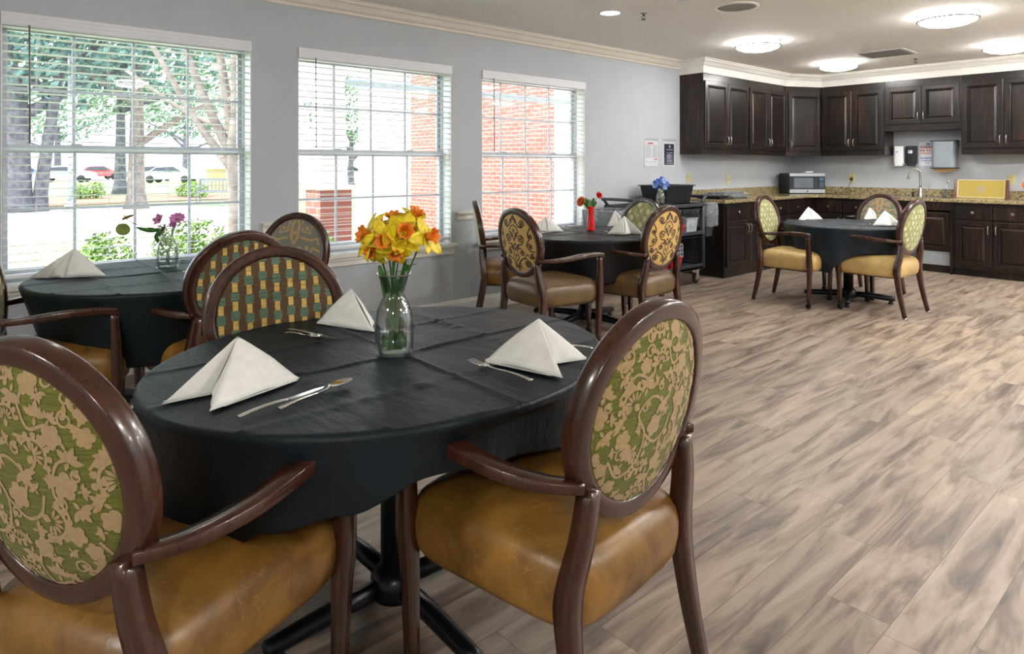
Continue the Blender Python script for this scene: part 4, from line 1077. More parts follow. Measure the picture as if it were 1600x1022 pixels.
nap('white folded napkin on the middle table, the rear one right of the red vase', 962, 352, .5, 1.1, .125, 0)
nap('white folded napkin on the left side of the slate cloth table', 1264, 342.5, .1, 1.2, .105, 0)
nap('white folded napkin on the slate cloth table, in front of the geometric chair', 1360, 342, .3, 1.0, .12, 0)
nap('white folded napkin on the slate cloth table, nearest the right chair', 1384, 352, .0, 1.2, .115, 1, m=True)

def cutlery(kind, label, x, y, rz, L=None, dark=False, z=ZT, group=None):
    r = thing(kind, label, kind, (x, y, z + .001), rz, group or 'cutlery'); mat = 'silver'; Ls = {'fork': .19, 'knife': .225, 'spoon': .175}; L = L or Ls[kind]
    # local +X from handle end to tip
    hl = L * .55; b = MB()
    zc = lambda t_: .003 + .004 * sin(pi * t_)
    n = 10; R = [lerp(.0085, .0035, (k / n) ** .7) for k in range(n + 1)]
    if kind == 'knife': R = [lerp(.0078, .0068, k / n) for k in range(n + 1)]
    b.tube([(hl * k / n, 0, zc(k / n * .9)) for k in range(n + 1)], R, 8, flat=.34, up=(0, 0, 1)); b.build('handle', mat, r)
    b = MB()
    if kind == 'spoon':
        vs = []; fs = []; a0 = L * .33 / 2; cx = L - a0
        for sgn, dz in ((1, 0), (1, -.0012)):
            for i in range(7):
                for j in range(20):
                    rr = i / 6; a = 2 * pi * j / 20; w = .019 * (1 - .12 * cos(a)); vs.append((cx + a0 * rr * cos(a), w * rr * sin(a), .010 - .007 * (1 - rr * rr) + dz))
        for q in (0, 140):
            for i in range(6):
                for j in range(20): k = (j + 1) % 20; fs.append((q + i * 20 + j, q + i * 20 + k, q + i * 20 + 20 + k, q + i * 20 + 20 + j))
        b.add(vs, fs, 0, True); b.tube([(hl * .96, 0, zc(.86)), ((hl + L - 2 * a0) / 2, 0, .006), (L - 2 * a0 + .004, 0, .009)], [.0035, .0028, .005], 8, flat=.5, up=(0, 0, 1)); b.build('bowl', mat, r)
    elif kind == 'fork':
        b.tube([(hl * .96, 0, zc(.86)), (hl + .02, 0, .004), (L * .70, 0, .005)], [.0035, .0028, .006], 8, flat=.5, up=(0, 0, 1))
        b.loft([[(L * .68, -w, z0), (L * .68, w, z0), (L * .74, w2, z1), (L * .74, -w2, z1)] for w, w2, z0, z1 in ((.005, .012, .004, .004), (.005, .012, .0055, .0055))], True, True, 0, False)
        b.build('neck', mat, r)
        for k in range(4): MB().tube([(L * .735, -.0102 + .0068 * k, .005), (L * .86, -.0108 + .0072 * k, .0035), (L, -.0102 + .0068 * k, .009)], [.0022, .0018, .0010], 6, flat=.8, up=(0, 0, 1)).build('tine', mat, r)
    else:
        prof = [(hl, -.006), (hl + .01, -.0085), (L * .8, -.0095), (L * .95, -.006), (L, .002), (L * .9, .0075), (hl + .01, .0075), (hl, .006)]
        b.loft([[(px, py, z_) for px, py in prof] for z_ in (.0022, .0042)], True, True, 0, False); b.build('blade', mat, r)
    return r
def cut2(kind, label, u0, v0, u1, v1, z=ZT, L=None):
    a, c = P2(u0, v0, z), P2(u1, v1, z); return cutlery(kind, label, a.x, a.y, atan2(c.y - a.y, c.x - a.x), L or min(.24, max(.15, (c - a).length)), z=z)
cut2('knife', 'long silver knife at the front of the nearest table', 372, 654, 528, 600)
cut2('spoon', 'silver spoon at the front of the nearest table beside the knife', 436, 641, 549, 597)
cut2('fork', 'silver fork on the nearest table left of the right napkin', 831, 597, 724, 563)
cut2('knife', 'silver knife handle showing behind the right napkin', 926, 546, 850, 541)
cut2('knife', 'silver knife at the back of the nearest table, beside the weave chair', 450, 516, 524, 531)
cut2('spoon', 'upturned silver spoon crossing the knife at the back of the nearest table', 446, 521, 506, 531, z=ZT + .005)
cut2('fork', 'silver fork on the green cloth in front of the pink flower vase', 309, 433, 279, 421)
cut2('spoon', 'silver spoon on the green cloth behind the pink flower vase', 312, 404, 282, 409)
cut2('knife', 'silver knife sticking out from under the napkin on the green cloth', 72, 436, 160, 428)
cut2('knife', 'silver knife under the left napkin on the middle table', 838, 366, 872, 362, L=.2)
cut2('fork', 'silver fork left of the front napkin on the middle table', 955, 366, 941, 359.5)
cut2('knife', 'silver knife at the back right of the middle table cloth', 985, 357, 1006, 360)
cut2('knife', 'silver knife under the left napkin on the slate cloth', 1250, 344.5, 1282, 344, L=.2)
cut2('spoon', 'silver spoon at the back of the slate cloth table', 1336, 337.6, 1321, 340.5)
cut2('knife', 'silver knife crossing the spoon at the back of the slate cloth', 1322, 338.5, 1336, 339.5)
cut2('fork', 'silver fork on the slate cloth left of the front napkin', 1359, 351, 1353, 345)

# ------------------------------------------------------------------ vases and flowers
def vase(label, x, y, z=ZT, s=1.0, water=.06, n=36, prof=None):
    r = thing('glass_vase', label, 'vase', (x, y, z), 0)
    P = prof or [(.001, .004), (.048, .004), (.053, .0), (.0565, .006), (.058, .03), (.0575, .10), (.053, .128), (.043, .150), (.033, .167), (.030, .178), (.033, .192), (.040, .212), (.049, .236), (.050, .238)]
    P = [(a * s, c * s) for a, c in P]; inner = [(max(.0005, a - .0028), c + (.004 if i < 2 else 0)) for i, (a, c) in enumerate(P)][::-1]
    o = MB().lathe(P + inner, n, caps=False).build('glass_body', 'vaseglass', r)
    MB().lathe([(.048 * s, .237 * s), (.051 * s, .240 * s), (.0515 * s, .2365 * s), (.050 * s, .234 * s)], n, caps=False).build('rim', 'rimglass', o) if prof is None else None
    if water: w = water * s; MB().lathe([(.001, .009 * s), (.046 * s, .009 * s), (.054 * s, .03 * s), (.054 * s, w), (.001, w)], n, caps=False).build('water', 'watersurf', r)
    return r
M['rimglass'] = thin_glass('glass_rim', (.85, .88, .88), .35)
M['watersurf'] = thin_glass('clear_water', (.90, .95, .93), .10)
def petal(b, base, d, side, L, W, curl=.15, mi=0, n=5, tip=.6):
    """curved petal from base along d, width along side"""
    d = Vector(d).normalized(); side = Vector(side).normalized(); nrm = d.cross(side).normalized(); vs = []
    for i in range(n + 1):
        u = i / n; w = W / 2 * (sin(pi * min(1, u * .94 + .06)) ** tip) * (1 if u < 1 else .15)
        c = Vector(base) + d * L * u + nrm * (-curl * L * u * u)
        for q in (-1, -.5, 0, .5, 1): vs.append(c + side * w * q + nrm * (abs(q) * W * .10))
    fs = [(i * 5 + j, i * 5 + j + 1, i * 5 + 6 + j, i * 5 + 5 + j) for i in range(n) for j in range(4)]
    b.add(vs, fs, mi, True)
def frame_of(n):
    n = Vector(n).normalized(); a = n.cross(Vector((0, 0, 1))); a = a.normalized() if a.length > .1 else Vector((1, 0, 0)); return n, a, n.cross(a).normalized()
def daffodil(label, base, head, nrm, R=.052, bend=.02, seed=1):
    rnd = random.Random(seed); r = thing('daffodil', label, 'flower', tuple(base), 0, 'yellow and orange daffodils in the vase'); base = Vector(base); hd = Vector(head) - base
    n, a, c = frame_of(nrm); st = hd - n * .018
    mid = Vector((hd.x * .25, hd.y * .25, hd.z * .5)) ; MB().tube(bez([(0, 0, 0), mid, st * .9 + Vector((0, 0, .004)), st, hd], 4), .0028, 6).build('stem', 'stem', r)
    b = MB()
    for k in range(6):
        t_ = 2 * pi * k / 6 + rnd.uniform(-.1, .1); d = a * cos(t_) + c * sin(t_) + n * rnd.uniform(-.15, .35); s = n.cross(d)
        petal(b, hd, d, s, R * rnd.uniform(1.05, 1.4), R * .82, rnd.uniform(-.15, .55))
    b.build('petals', 'yellow', r, solid=.0008)
    b = MB(); rings = []
    for k, (rr, h) in enumerate(((.007, 0), (.011, .008), (.013, .018), (.017, .027), (.022, .031))):
        rings.append([hd + n * (h + (.003 * sin(7 * 2 * pi * j / 28) if k > 2 else 0)) * R / .05 + (a * cos(2 * pi * j / 28) + c * sin(2 * pi * j / 28)) * rr * R / .05 * (1 + (.12 * sin(9 * 2 * pi * j / 28) if k > 2 else 0)) for j in range(28)])
    b.loft(rings, True, False, 0, True); b.build('trumpet', 'orange', r, solid=.001)
    return r
def leafblade(b, pts, W, mi=0, flat=None):
    q = bez(pts, 5); n = len(q); up = Vector((0, 0, 1)); vs = []
    for i, p in enumerate(q):
        d = (q[min(i + 1, n - 1)] - q[max(0, i - 1)]).normalized(); s = d.cross(Vector((.66, .75, 0)).cross(up)).normalized() if abs(d.z) > .6 else d.cross(up).normalized()
        if flat is not None: s = d.cross(flat).normalized()
        w = W / 2 * sin(pi * min(.97, .12 + .86 * i / (n - 1))) ** .5
        vs += [p - s * w, p + d.cross(s) * w * .25, p + s * w]
    b.add(vs, [(i * 3 + j, i * 3 + j + 1, i * 3 + 4 + j, i * 3 + 3 + j) for i in range(n - 1) for j in range(2)], mi, True)

vp = P2(616, 551); VX, VY = vp.x, vp.y
vase('clear glass vase of daffodils in the centre of the nearest table', VX, VY)
rtv = Vector((cos(CAMR), sin(CAMR), 0)); fwv = Vector((-sin(CAMR), cos(CAMR), 0))
heads = [((-.060, -.010, .335), (-.85, -.5, .35), .060, 'left orange-centred daffodil of the bunch, facing the left window'), ((-.015, -.045, .325), (-.15, -1, .1), .052, 'low front daffodil at the middle of the bunch'),
         ((.028, -.03, .345), (.35, -.85, .35), .058, 'front right daffodil with a deep orange trumpet'), ((.045, .02, .385), (.5, -.2, .85), .055, 'topmost daffodil at the right of the bunch'),
         ((-.005, .02, .375), (-.2, -.2, 1), .05, 'daffodil at the upper centre of the bunch'), ((.085, -.01, .335), (.9, -.4, .15), .054, 'right-hand daffodil pointing away from the windows'), ((-.045, -.03, .30), (-.5, -.8, -.3), .045, 'drooping daffodil at the lower left of the bunch'), ((.012, -.05, .30), (.1, -.8, -.5), .046, 'drooping daffodil under the front of the bunch'), ((-.035, .02, .355), (-.6, .1, .8), .048, 'half hidden daffodil at the upper left of the bunch')]
for i, (o, n, R, lab) in enumerate(heads):
    H = Vector((VX, VY, ZT)) + rtv * (o[0] * 1.15) + fwv * o[1] + Vector((0, 0, o[2] + .015)); N = rtv * n[0] + fwv * n[1] + Vector((0, 0, n[2])); a = i * 2.4
    daffodil(lab, (VX + .012 * cos(a), VY + .012 * sin(a), ZT + .02), H, N, R, seed=i)
r = thing('flower_foliage', 'broad green leaves and stem ends standing in the daffodil vase', 'leaves', (VX, VY, ZT + .012))
for (x0, x1, x2, h, W) in ((.005, -.012, -.045, .25, .030), (-.01, .0, .012, .21, .022), (.012, .01, .035, .27, .018), (.0, -.006, -.018, .19, .022), (.02, .004, -.01, .16, .018)):
    b = MB(); leafblade(b, [rtv * x0, rtv * x1 + Vector((0, 0, h * .5)), rtv * x2 + Vector((0, 0, h))], W); b.build('leaf', 'leaf', r, solid=.0008)
b = MB(); leafblade(b, [rtv * .032 + Vector((0, 0, .235)), rtv * .045 + Vector((0, 0, .25)), rtv * .068 + Vector((0, 0, .255))], .018); b.build('leaf', 'leaf', r, solid=.0008)
for k in range(5):
    a = k * 1.3; b = MB(); leafblade(b, [(.028 * cos(a), .028 * sin(a), .002), (.030 * cos(a), .030 * sin(a), .025), (.026 * cos(a + .3), .026 * sin(a + .3), .05)], .020); b.build('leaf', 'leaf', r, solid=.0008)

def blossom(name, label, cat, base, head, nrm, petmat, n=6, R=.02, cen='leafbrown', group=None, stemr=.0015, layers=1, mats='stem'):
    r = thing(name, label, cat, tuple(base), 0, group); hd = Vector(head) - Vector(base); nn, a, c = frame_of(nrm)
    MB().tube(bez([(0, 0, 0), hd * .5 + Vector((0, 0, hd.z * .08)), hd], 5), stemr, 6).build('stem', mats, r)
    b = MB(); rnd = random.Random(int(head[0] * 1000))
    for l in range(layers):
        for k in range(n):
            t_ = 2 * pi * (k + .5 * l) / n + rnd.uniform(-.1, .1); d = a * cos(t_) + c * sin(t_) + nn * (.2 + .75 * l); petal(b, hd, d, nn.cross(d), R * (1 - .18 * l), R * .75, -.15)
    b.build('petals', petmat, r, solid=.0005)
    if cen: b = MB(); b.lathe([(.001, -.002), (R * .22, 0), (R * .2, R * .15), (.001, R * .2)], 10); T = Matrix.Translation(hd) @ nn.to_track_quat('Z', 'Y').to_matrix().to_4x4(); b.v = [tuple(T @ Vector(p)) for p in b.v]; b.build('centre', cen, r)
    return r
# window table vase
vp = P2(261.5, 418); vx, vy = vp.x, vp.y; V0 = Vector((vx, vy, ZT))
vase('bubbled clear glass vase on the green cloth by the left window', vx, vy, s=.98, water=.035)
def off(a, c, z): return V0 + rtv * a + fwv * c + Vector((0, 0, z))
blossom('pink_flower', 'pale pink flower leaning left out of the window table vase', 'flower', off(.015, 0, .012), off(-.045, 0, .262), rtv * -.3 + fwv * -1 + Vector((0, 0, .5)), 'pink', 5, .038, group='pink flowers in the window vase')
blossom('pink_flower', 'purple-pink flower with a brown centre at the right of the window table vase', 'flower', off(-.015, 0, .012), off(.055, -.0, .262), rtv * .2 + fwv * -.6 + Vector((0, 0, .8)), 'pink', 10, .046, group='pink flowers in the window vase')
blossom('pink_flower', 'small purple flower low at the rim of the window table vase', 'flower', off(.0, .01, .012), off(.03, -.0, .238), rtv * .4 + fwv * -1 + Vector((0, 0, .2)), 'pink', 7, .022, group='pink flowers in the window vase')
r = thing('leafy_twig', 'green twig with a round leaf reaching left from the window table vase', 'twig', tuple(off(0, 0, .02)))
MB().tube(bez([(0, 0, 0), rtv * -.02 + Vector((0, 0, .19)), rtv * -.10 + Vector((0, 0, .20)), rtv * -.20 + Vector((0, 0, .23)), rtv * -.24 + Vector((0, 0, .27))], 6), .0024, 6).build('twig_stem', 'leafbrown', r)
b = MB(); leafblade(b, [rtv * -.04 + Vector((0, 0, .19)), rtv * -.10 + Vector((0, -.0, .185)), rtv * -.17 + Vector((0, 0, .20))], .026, 0, fwv); b.build('leaf', 'leaf', r, solid=.0006)
b = MB(); leafblade(b, [rtv * -.03 + Vector((0, 0, .19)), rtv * -.062 + Vector((0, 0, .15)), rtv * -.03 + Vector((0, 0, .10))], .024, 0, fwv); b.build('leaf', 'leaf', r, solid=.0006)
b = MB(); leafblade(b, [rtv * -.012 + Vector((0, 0, .22)), rtv * -.03 + Vector((0, 0, .18)), rtv * -.045 + Vector((0, 0, .15))], .016, 0, fwv); b.build('leaf', 'leafbrown', r, solid=.0006)
b = MB(); c0 = rtv * -.245 + Vector((0, 0, .19)); b.add([c0 + rtv * .042 * cos(2 * pi * k / 20) + Vector((0, 0, .034 * sin(2 * pi * k / 20))) for k in range(20)], [tuple(range(20))], 0, False); b.build('round_leaf', 'leafolive', r, solid=.001)
b = MB(); leafblade(b, [rtv * -.25 + Vector((0, 0, .245)), rtv * -.22 + Vector((0, 0, .258)), rtv * -.185 + Vector((0, 0, .27))], .016, 0, fwv); b.build('leaf', 'leafbrown', r, solid=.0006)
MB().tube(bez([rtv * .05 + Vector((0, 0, .2)), rtv * .11 + Vector((0, 0, .235)), rtv * .19 + Vector((0, 0, .17))], 6), .0016, 5).build('tendril', 'leafbrown', r)

# red vase on the middle table
vp = P2(923, 360); V0 = Vector((vp.x, vp.y, ZT))
r = thing('red_vase', 'tall red ribbed vase on the middle table', 'vase', tuple(V0))
rings = []
for rr, z in ((.001, .003), (.030, .003), (.033, 0), (.036, .01), (.031, .09), (.026, .16), (.028, .205), (.026, .207), (.021, .19), (.021, .15)): rings.append([((rr + (.0022 * (j % 2) if rr > .01 else 0)) * cos(2 * pi * j / 20 + z * 6), (rr + (.0022 * (j % 2) if rr > .01 else 0)) * sin(2 * pi * j / 20 + z * 6), z) for j in range(20)])
MB().loft(rings, True, True, 0, False).build('vase_body', 'redglass', r)
blossom('red_flower', 'red ruffled flower leaning right out of the red vase', 'flower', off(0, 0, .15), off(.066, 0, .30), rtv * .5 + fwv * -.8 + Vector((0, 0, .4)), 'redpetal', 9, .038, None, layers=3, stemr=.002)
blossom('orange_flower', 'orange spiky flower leaning left out of the red vase', 'flower', off(0, 0, .15), off(-.075, 0, .245), rtv * -.7 + fwv * -.6 + Vector((0, 0, .3)), 'orangepetal', 9, .052, 'leaf', layers=2, stemr=.002)
r = thing('flower_foliage', 'green leaves at the mouth of the red vase', 'leaves', tuple(off(0, 0, .15)))
for (a, z, L) in ((-.07, .10, .02), (-.05, .13, .02), (-.02, .12, .03), (.05, .10, .025), (.03, .13, .02), (-.06, .06, .02), (-.03, .08, .03)):
    b = MB(); leafblade(b, [(0, 0, .03), rtv * a * .5 + Vector((0, 0, z * .7)), rtv * a + Vector((0, 0, z))], .034); b.build('leaf', 'leaf', r, solid=.0006)

# ------------------------------------------------------------------ service cart by the wall
CX0, CX1, CY0, CY1 = .07, .60, 5.38, 6.50
r = thing('utility_cart', 'black plastic three-shelf service cart against the window wall', 'cart', (0, 0, 0))
def shelf(z, lip, mat='cartgrey'):
    b = MB(); rbox(b, CX0, CX1, CY0, CY1, z - .035, z, .05)
    for k, (q, zz) in enumerate(((0, z), (0, z + lip))): pass
    ring = lambda i, zz: [(x, y, zz) for x, y in [(CX0 + i, CY0 + i), (CX1 - i, CY0 + i), (CX1 - i, CY1 - i), (CX0 + i, CY1 - i)]]
    b.loft([ring(0, z - .03), ring(0, z + lip), ring(.02, z + lip), ring(.02, z + .001)], True, False, 0, False)
    return b.build('shelf', mat, r, bevel=.008)
shelf(.90 - .03, .03); shelf(.56, .03); shelf(.20, .025)
for (x, y) in ((CX0 + .03, CY0 + .04), (CX0 + .03, CY1 - .04), (CX1 - .02, CY1 - .03), (CX1 - .03, CY0 + .04)):
    MB().tube([(x, y, .17), (x, y, .86)], .022, 8, square=True).build('upright', 'cartgrey', r)
MB().box(CX0 + .01, CX0 + .025, CY0 + .05, CY1 - .05, .20, .86).build('back_panel', 'black', r)
for y, s in ((CY0, -1), (CY1, 1)):
    MB().tube(bez([(CX0 + .05, y + s * .0, .90), (CX0 + .05, y + s * .05, .95), (CX0 + .09, y + s * .10, .965), (CX1 - .09, y + s * .10, .965), (CX1 - .05, y + s * .05, .95), (CX1 - .05, y, .90)], 5), .016, 8).build('push_handle', 'cartgrey', r)
for x in (CX0 + .07, CX1 - .06):
    for y in (CY0 + .10, CY1 - .10):
        w = MB().lathe([(.001, -.015), (.05, -.015), (.058, -.008), (.058, .008), (.05, .015), (.001, .015)], 20); T = Matrix.Translation((x, y, .058)) @ Matrix.Rotation(radians(90), 4, 'Y'); b = MB(); b.add([T @ Vector(p) for p in w.v], w.f, 1, True)
        w = MB().lathe([(.001, -.017), (.03, -.017), (.03, .017), (.001, .017)], 14); b.add([T @ Vector(p) for p in w.v], w.f, 0, True)
        b.box(x - .024, x - .019, y - .03, y + .03, .05, .15, 0).box(x + .019, x + .024, y - .03, y + .03, .05, .15, 0).box(x - .03, x + .03, y - .035, y + .035, .145, .165, 0); b.build('caster', ['steel', 'rubber'], r)
# bus tub on the cart
def tub(name, label, cat, x0, x1, y0, y1, z0, z1, mat, rim=.018, taper=.03, th=.006, group=None):
    t_ = thing(name, label, cat, ((x0 + x1) / 2, (y0 + y1) / 2, z0), 0, group); hx, hy, h = (x1 - x0) / 2, (y1 - y0) / 2, z1 - z0
    rg = lambda i, z: [(sx * (hx - i) * (1 if k % 2 else .97), sy * (hy - i) * (.97 if k % 2 else 1), z) for sx, sy, k in ((1, -1, 0), (1, -1, 1), (1, 1, 1), (1, 1, 0), (-1, 1, 0), (-1, 1, 1), (-1, -1, 1), (-1, -1, 0))]
    MB().loft([rg(taper + rim, 0), rg(rim, h - .012), rg(rim, h), rg(rim + th, h), rg(taper + rim + th, th)], True, True, 0, False).build('tub_body', mat, t_, bevel=.003)
    MB().loft([rg(rim, h - .012), rg(0, h - .010), rg(0, h), rg(rim, h + .002)], True, False, 0, False).build('rim', mat, t_)
    return t_
tub('bus_tub', 'black rectangular bus tub on top of the cart', 'tub', .10, .50, 5.92, 6.47, .901, 1.10, 'black')
# blue flowers in glass vase on the cart
v0 = Vector((.50, 5.80, .902)); vv = vase('small clear glass vase of blue flowers on the cart', .50, 5.80, .902, s=.85, water=.05); v0 = V0 = Vector((.50, 5.80, .902))
rr_ = random.Random(4)
BL = ['lowest one at the far left', 'upper left one of pale blue', 'low one at the middle', 'high pale one', 'deep blue one at the right', 'lowest one in front of the rim', 'pale lower right one', 'deep blue one second from the left', 'topmost one of the bunch']
M['bluelight'] = plain('light_blue_petal', srgb(120, 160, 225), .5, var=.2, scale=50)
for k, (a, z) in enumerate(((-.07, .20), (-.035, .25), (.0, .215), (.035, .26), (.065, .22), (-.02, .185), (.05, .18), (-.055, .23), (.015, .27))):
    blossom('blue_flower', 'blue flower in the small vase on the cart, ' + BL[k], 'flower', off(0, 0, .012), off(a * .9, rr_.uniform(-.03, .03), z), rtv * a * 8 + fwv * -1 + Vector((0, 0, .4)), 'blue' if k % 3 else 'bluelight', 6, .034, 'leafolive', 'blue flowers in the cart vase')
# trash bin with liner at the near end of the cart
def crumple(b, rings, amp, seed, mi=0):
    out = []
    for k, rg in enumerate(rings):
        out.append([Vector(p) + Vector((mnoise.noise(Vector(p) * 14 + Vector((seed, 0, 0))), mnoise.noise(Vector(p) * 14 + Vector((0, seed, 5))), mnoise.noise(Vector(p) * 14 + Vector((3, 0, seed))))) * amp for p in rg])
    b.loft(out, True, False, mi, True); return b
def binwithbag(label, lab2, x0, x1, y0, y1, z0, z1, drape, seed):
    t_ = thing('waste_bin', label, 'bin', ((x0 + x1) / 2, (y0 + y1) / 2, z0), 0, 'bins hung on the cart'); hx, hy, h = (x1 - x0) / 2, (y1 - y0) / 2, z1 - z0
    MB().loft([[(sx * (hx - i), sy * (hy - i), z) for sx, sy in ((1, -1), (1, 1), (-1, 1), (-1, -1))] for i, z in ((.04, 0), (.0, h), (.006, h), (.045, .01))], True, True, 0, False).build('bin_body', 'cartgrey', t_, bevel=.01)
    c = t_.location; n = 48
    def rg(i, z):
        o = []
        for j in range(n):
            a = 2 * pi * j / n; cx, sx = cos(a), sin(a); o.append((c.x + math.copysign(abs(cx) ** .4, cx) * (hx + i), c.y + math.copysign(abs(sx) ** .4, sx) * (hy + i), z))
        return o
    b = crumple(MB(), [rg(-.05, z1 - .10), rg(-.02, z1 - .03), rg(.0, z1 + .012), rg(.018, z1 + .005), rg(.028, z1 - drape * .4), rg(.034, z1 - drape * .75), rg(.03, z1 - drape)], .022, seed)
    o = b.build('bin_liner', 'bagfilm'); return tag(o, lab2, 'bag', 'clear bin liners')
t = NT('bag_plastic'); t.base((.78, .81, .84)); t.p(rough=.18); tr = t.n('ShaderNodeBsdfTransparent'); mx = t.n('ShaderNodeMixShader')
t.set(mx, 0, t.math('MULTIPLY_ADD', t.noise(t.coord(), 22, 4, .6), .7, -.12)); t.l(tr.outputs[0], mx.inputs[1]); t.l(t.b.outputs[0], mx.inputs[2]); t.l(mx.outputs[0], t.out.inputs['Surface']); t.bump(t.noise(t.coord(), 30, 4, .6, 1.0), .8, .02); M['bagfilm'] = t.m
binwithbag('grey bin hung on the near end of the cart', 'clear plastic liner over the bin at the near end of the cart', .10, .54, 5.0, 5.33, .30, .86, .24, 1)
binwithbag('grey bin hung on the far end of the cart beside the cabinets', 'clear plastic bag hanging at the far end of the cart', .22, .56, 6.60, 6.80, .50, .88, .26, 4)
# things on the shelves
def crate(label, x0, x1, y0, y1, z0, z1, mat, group):
    t_ = tub('storage_container', label, 'container', x0, x1, y0, y1, z0, z1, mat, .006, .015, .004, group); return t_
M['frost'] = plain('frosted_clear_plastic', srgb(176, 186, 190), .25, var=.2, scale=26)
crate('frosted clear container at the far end of the middle cart shelf', .34, .56, 6.20, 6.43, .561, .735, 'frost', 'containers on the cart')
crate('red container beside the frosted one on the middle cart shelf', .34, .56, 5.98, 6.17, .561, .665, 'red', 'containers on the cart')
crate('red crate on the bottom cart shelf, far one', .34, .56, 5.92, 6.13, .201, .32, 'red', 'containers on the cart')
crate('red crate on the bottom cart shelf, nearer one', .34, .56, 5.66, 5.89, .201, .29, 'red', 'containers on the cart')
gb = thing('wire_basket', 'grey gridded basket stacked on the far red crate of the cart', 'basket', (.45, 6.03, .322)); b = MB(); hx, hy, h = .10, .10, .13
for k in range(6):
    q = -1 + 2 * k / 5
    for s in (-1, 1): b.box(q * hx - .005, q * hx + .005, s * hy - .004, s * hy + .004, 0, h); b.box(s * hx - .004, s * hx + .004, q * hy - .005, q * hy + .005, 0, h)
for z in (0, .045, .09, .13):
    for s in (-1, 1): b.box(-hx, hx, s * hy - .004, s * hy + .004, z, z + .012); b.box(s * hx - .004, s * hx + .004, -hy, hy, z, z + .012)
b.build('basket_grid', 'frost', gb); MB().box(-hx, hx, -hy, hy, -.001, .006).build('basket_floor', 'frost', gb)
# tray wrapped in plastic on the counter end
t_ = tub('black_tray', 'shallow black tray wrapped in clear plastic on the counter end', 'tray', .10, .48, 7.02, 7.72, .916, .955, 'black', .012, .02, .005)
b = MB(); n = 40; rings = []
for (k, z) in ((1.04, .925), (1.05, .945), (1.0, .972), (.85, .99), (.55, .996), (.2, .998), (.02, .998)):
    rings.append([(.29 + .20 * k * math.copysign(abs(cos(2 * pi * j / n)) ** .5, cos(2 * pi * j / n)), 7.46 + .27 * k * math.copysign(abs(sin(2 * pi * j / n)) ** .5, sin(2 * pi * j / n)), z) for j in range(n)])
tag(crumple(MB(), rings, .018, 9).build('plastic_wrap', 'bagfilm'), 'crumpled clear plastic wrap over the black tray on the counter', 'wrap')
tag(rbox(MB(), .16, .42, 7.22, 7.68, .957, .985, .04).build('baking_pan', 'black', bevel=.006), 'flat black pan inside the plastic wrap on the counter', 'pan')
# orange flower arrangement cut by the right edge
r = thing('flower_pot', 'flower arrangement with orange blooms at the right edge of the counter', 'pot', (2.98, 9.50, .915)); MB().lathe([(.04, 0), (.05, .01), (.06, .08), (.055, .08), (.045, .02)], 20).build('pot', 'leaf', r)
V0 = Vector((2.98, 9.50, .915))
for k, (a, z) in enumerate(((-.07, .17), (-.05, .24), (.0, .20), (.03, .27), (.07, .19))):
    blossom('orange_flower', 'orange bloom at the right edge of the counter, ' + ['leftmost low one', 'upper left one', 'middle low one', 'topmost one', 'rightmost one'][k], 'flower', off(0, 0, .03), off(a, 0, z), fwv * -1 + rtv * a * 6 + Vector((0, 0, .3)), 'orangepetal', 9, .05, 'leafbrown', 'orange blooms at the right edge', layers=2, stemr=.003)

# ------------------------------------------------------------------ outdoors
GZ = -.18
struct(MB().box(-80, -.23, -60, 60, GZ - .1, GZ).build('lawn', 'grass'), 'sunlit lawn outside the windows', 'lawn')
def slab(name, pts, z, mat, lab):
    o = MB().loft([[(x, y, GZ) for x, y in pts], [(x, y, GZ + z) for x, y in pts]], True, True, 0, False).build(name, mat); struct(o, lab, name.replace('_', ' ')); return o
def G(u, v):      # ground point read from the photograph
    p = P2(u, v, GZ); return (p.x, p.y)
slab('walkway', [G(-420, 338), G(285, 322), G(470, 326), G(420, 362), G(-380, 395)], .02, 'concrete', 'pale concrete walk crossing the lawn')
slab('walkway', [(-9.5, 3.2), (-3.0, 3.2), (-3.0, 9), (-.3, 9), (-.3, 3.4), (-.3, 2.6), (-9.5, 2.2)], .03, 'concrete', 'pale concrete porch floor outside the middle window')
slab('parking_lot', [G(-500, 285), G(900, 281), G(700, 268.5), G(-300, 268.5)], .015, 'asphalt', 'sunlit parking lot beyond the trees')
slab('mulch_bed', [G(20, 326), G(300, 314), G(400, 312), G(400, 305), G(200, 306), G(20, 312)], .04, 'mulch', 'strip of mulch around the tree trunks')

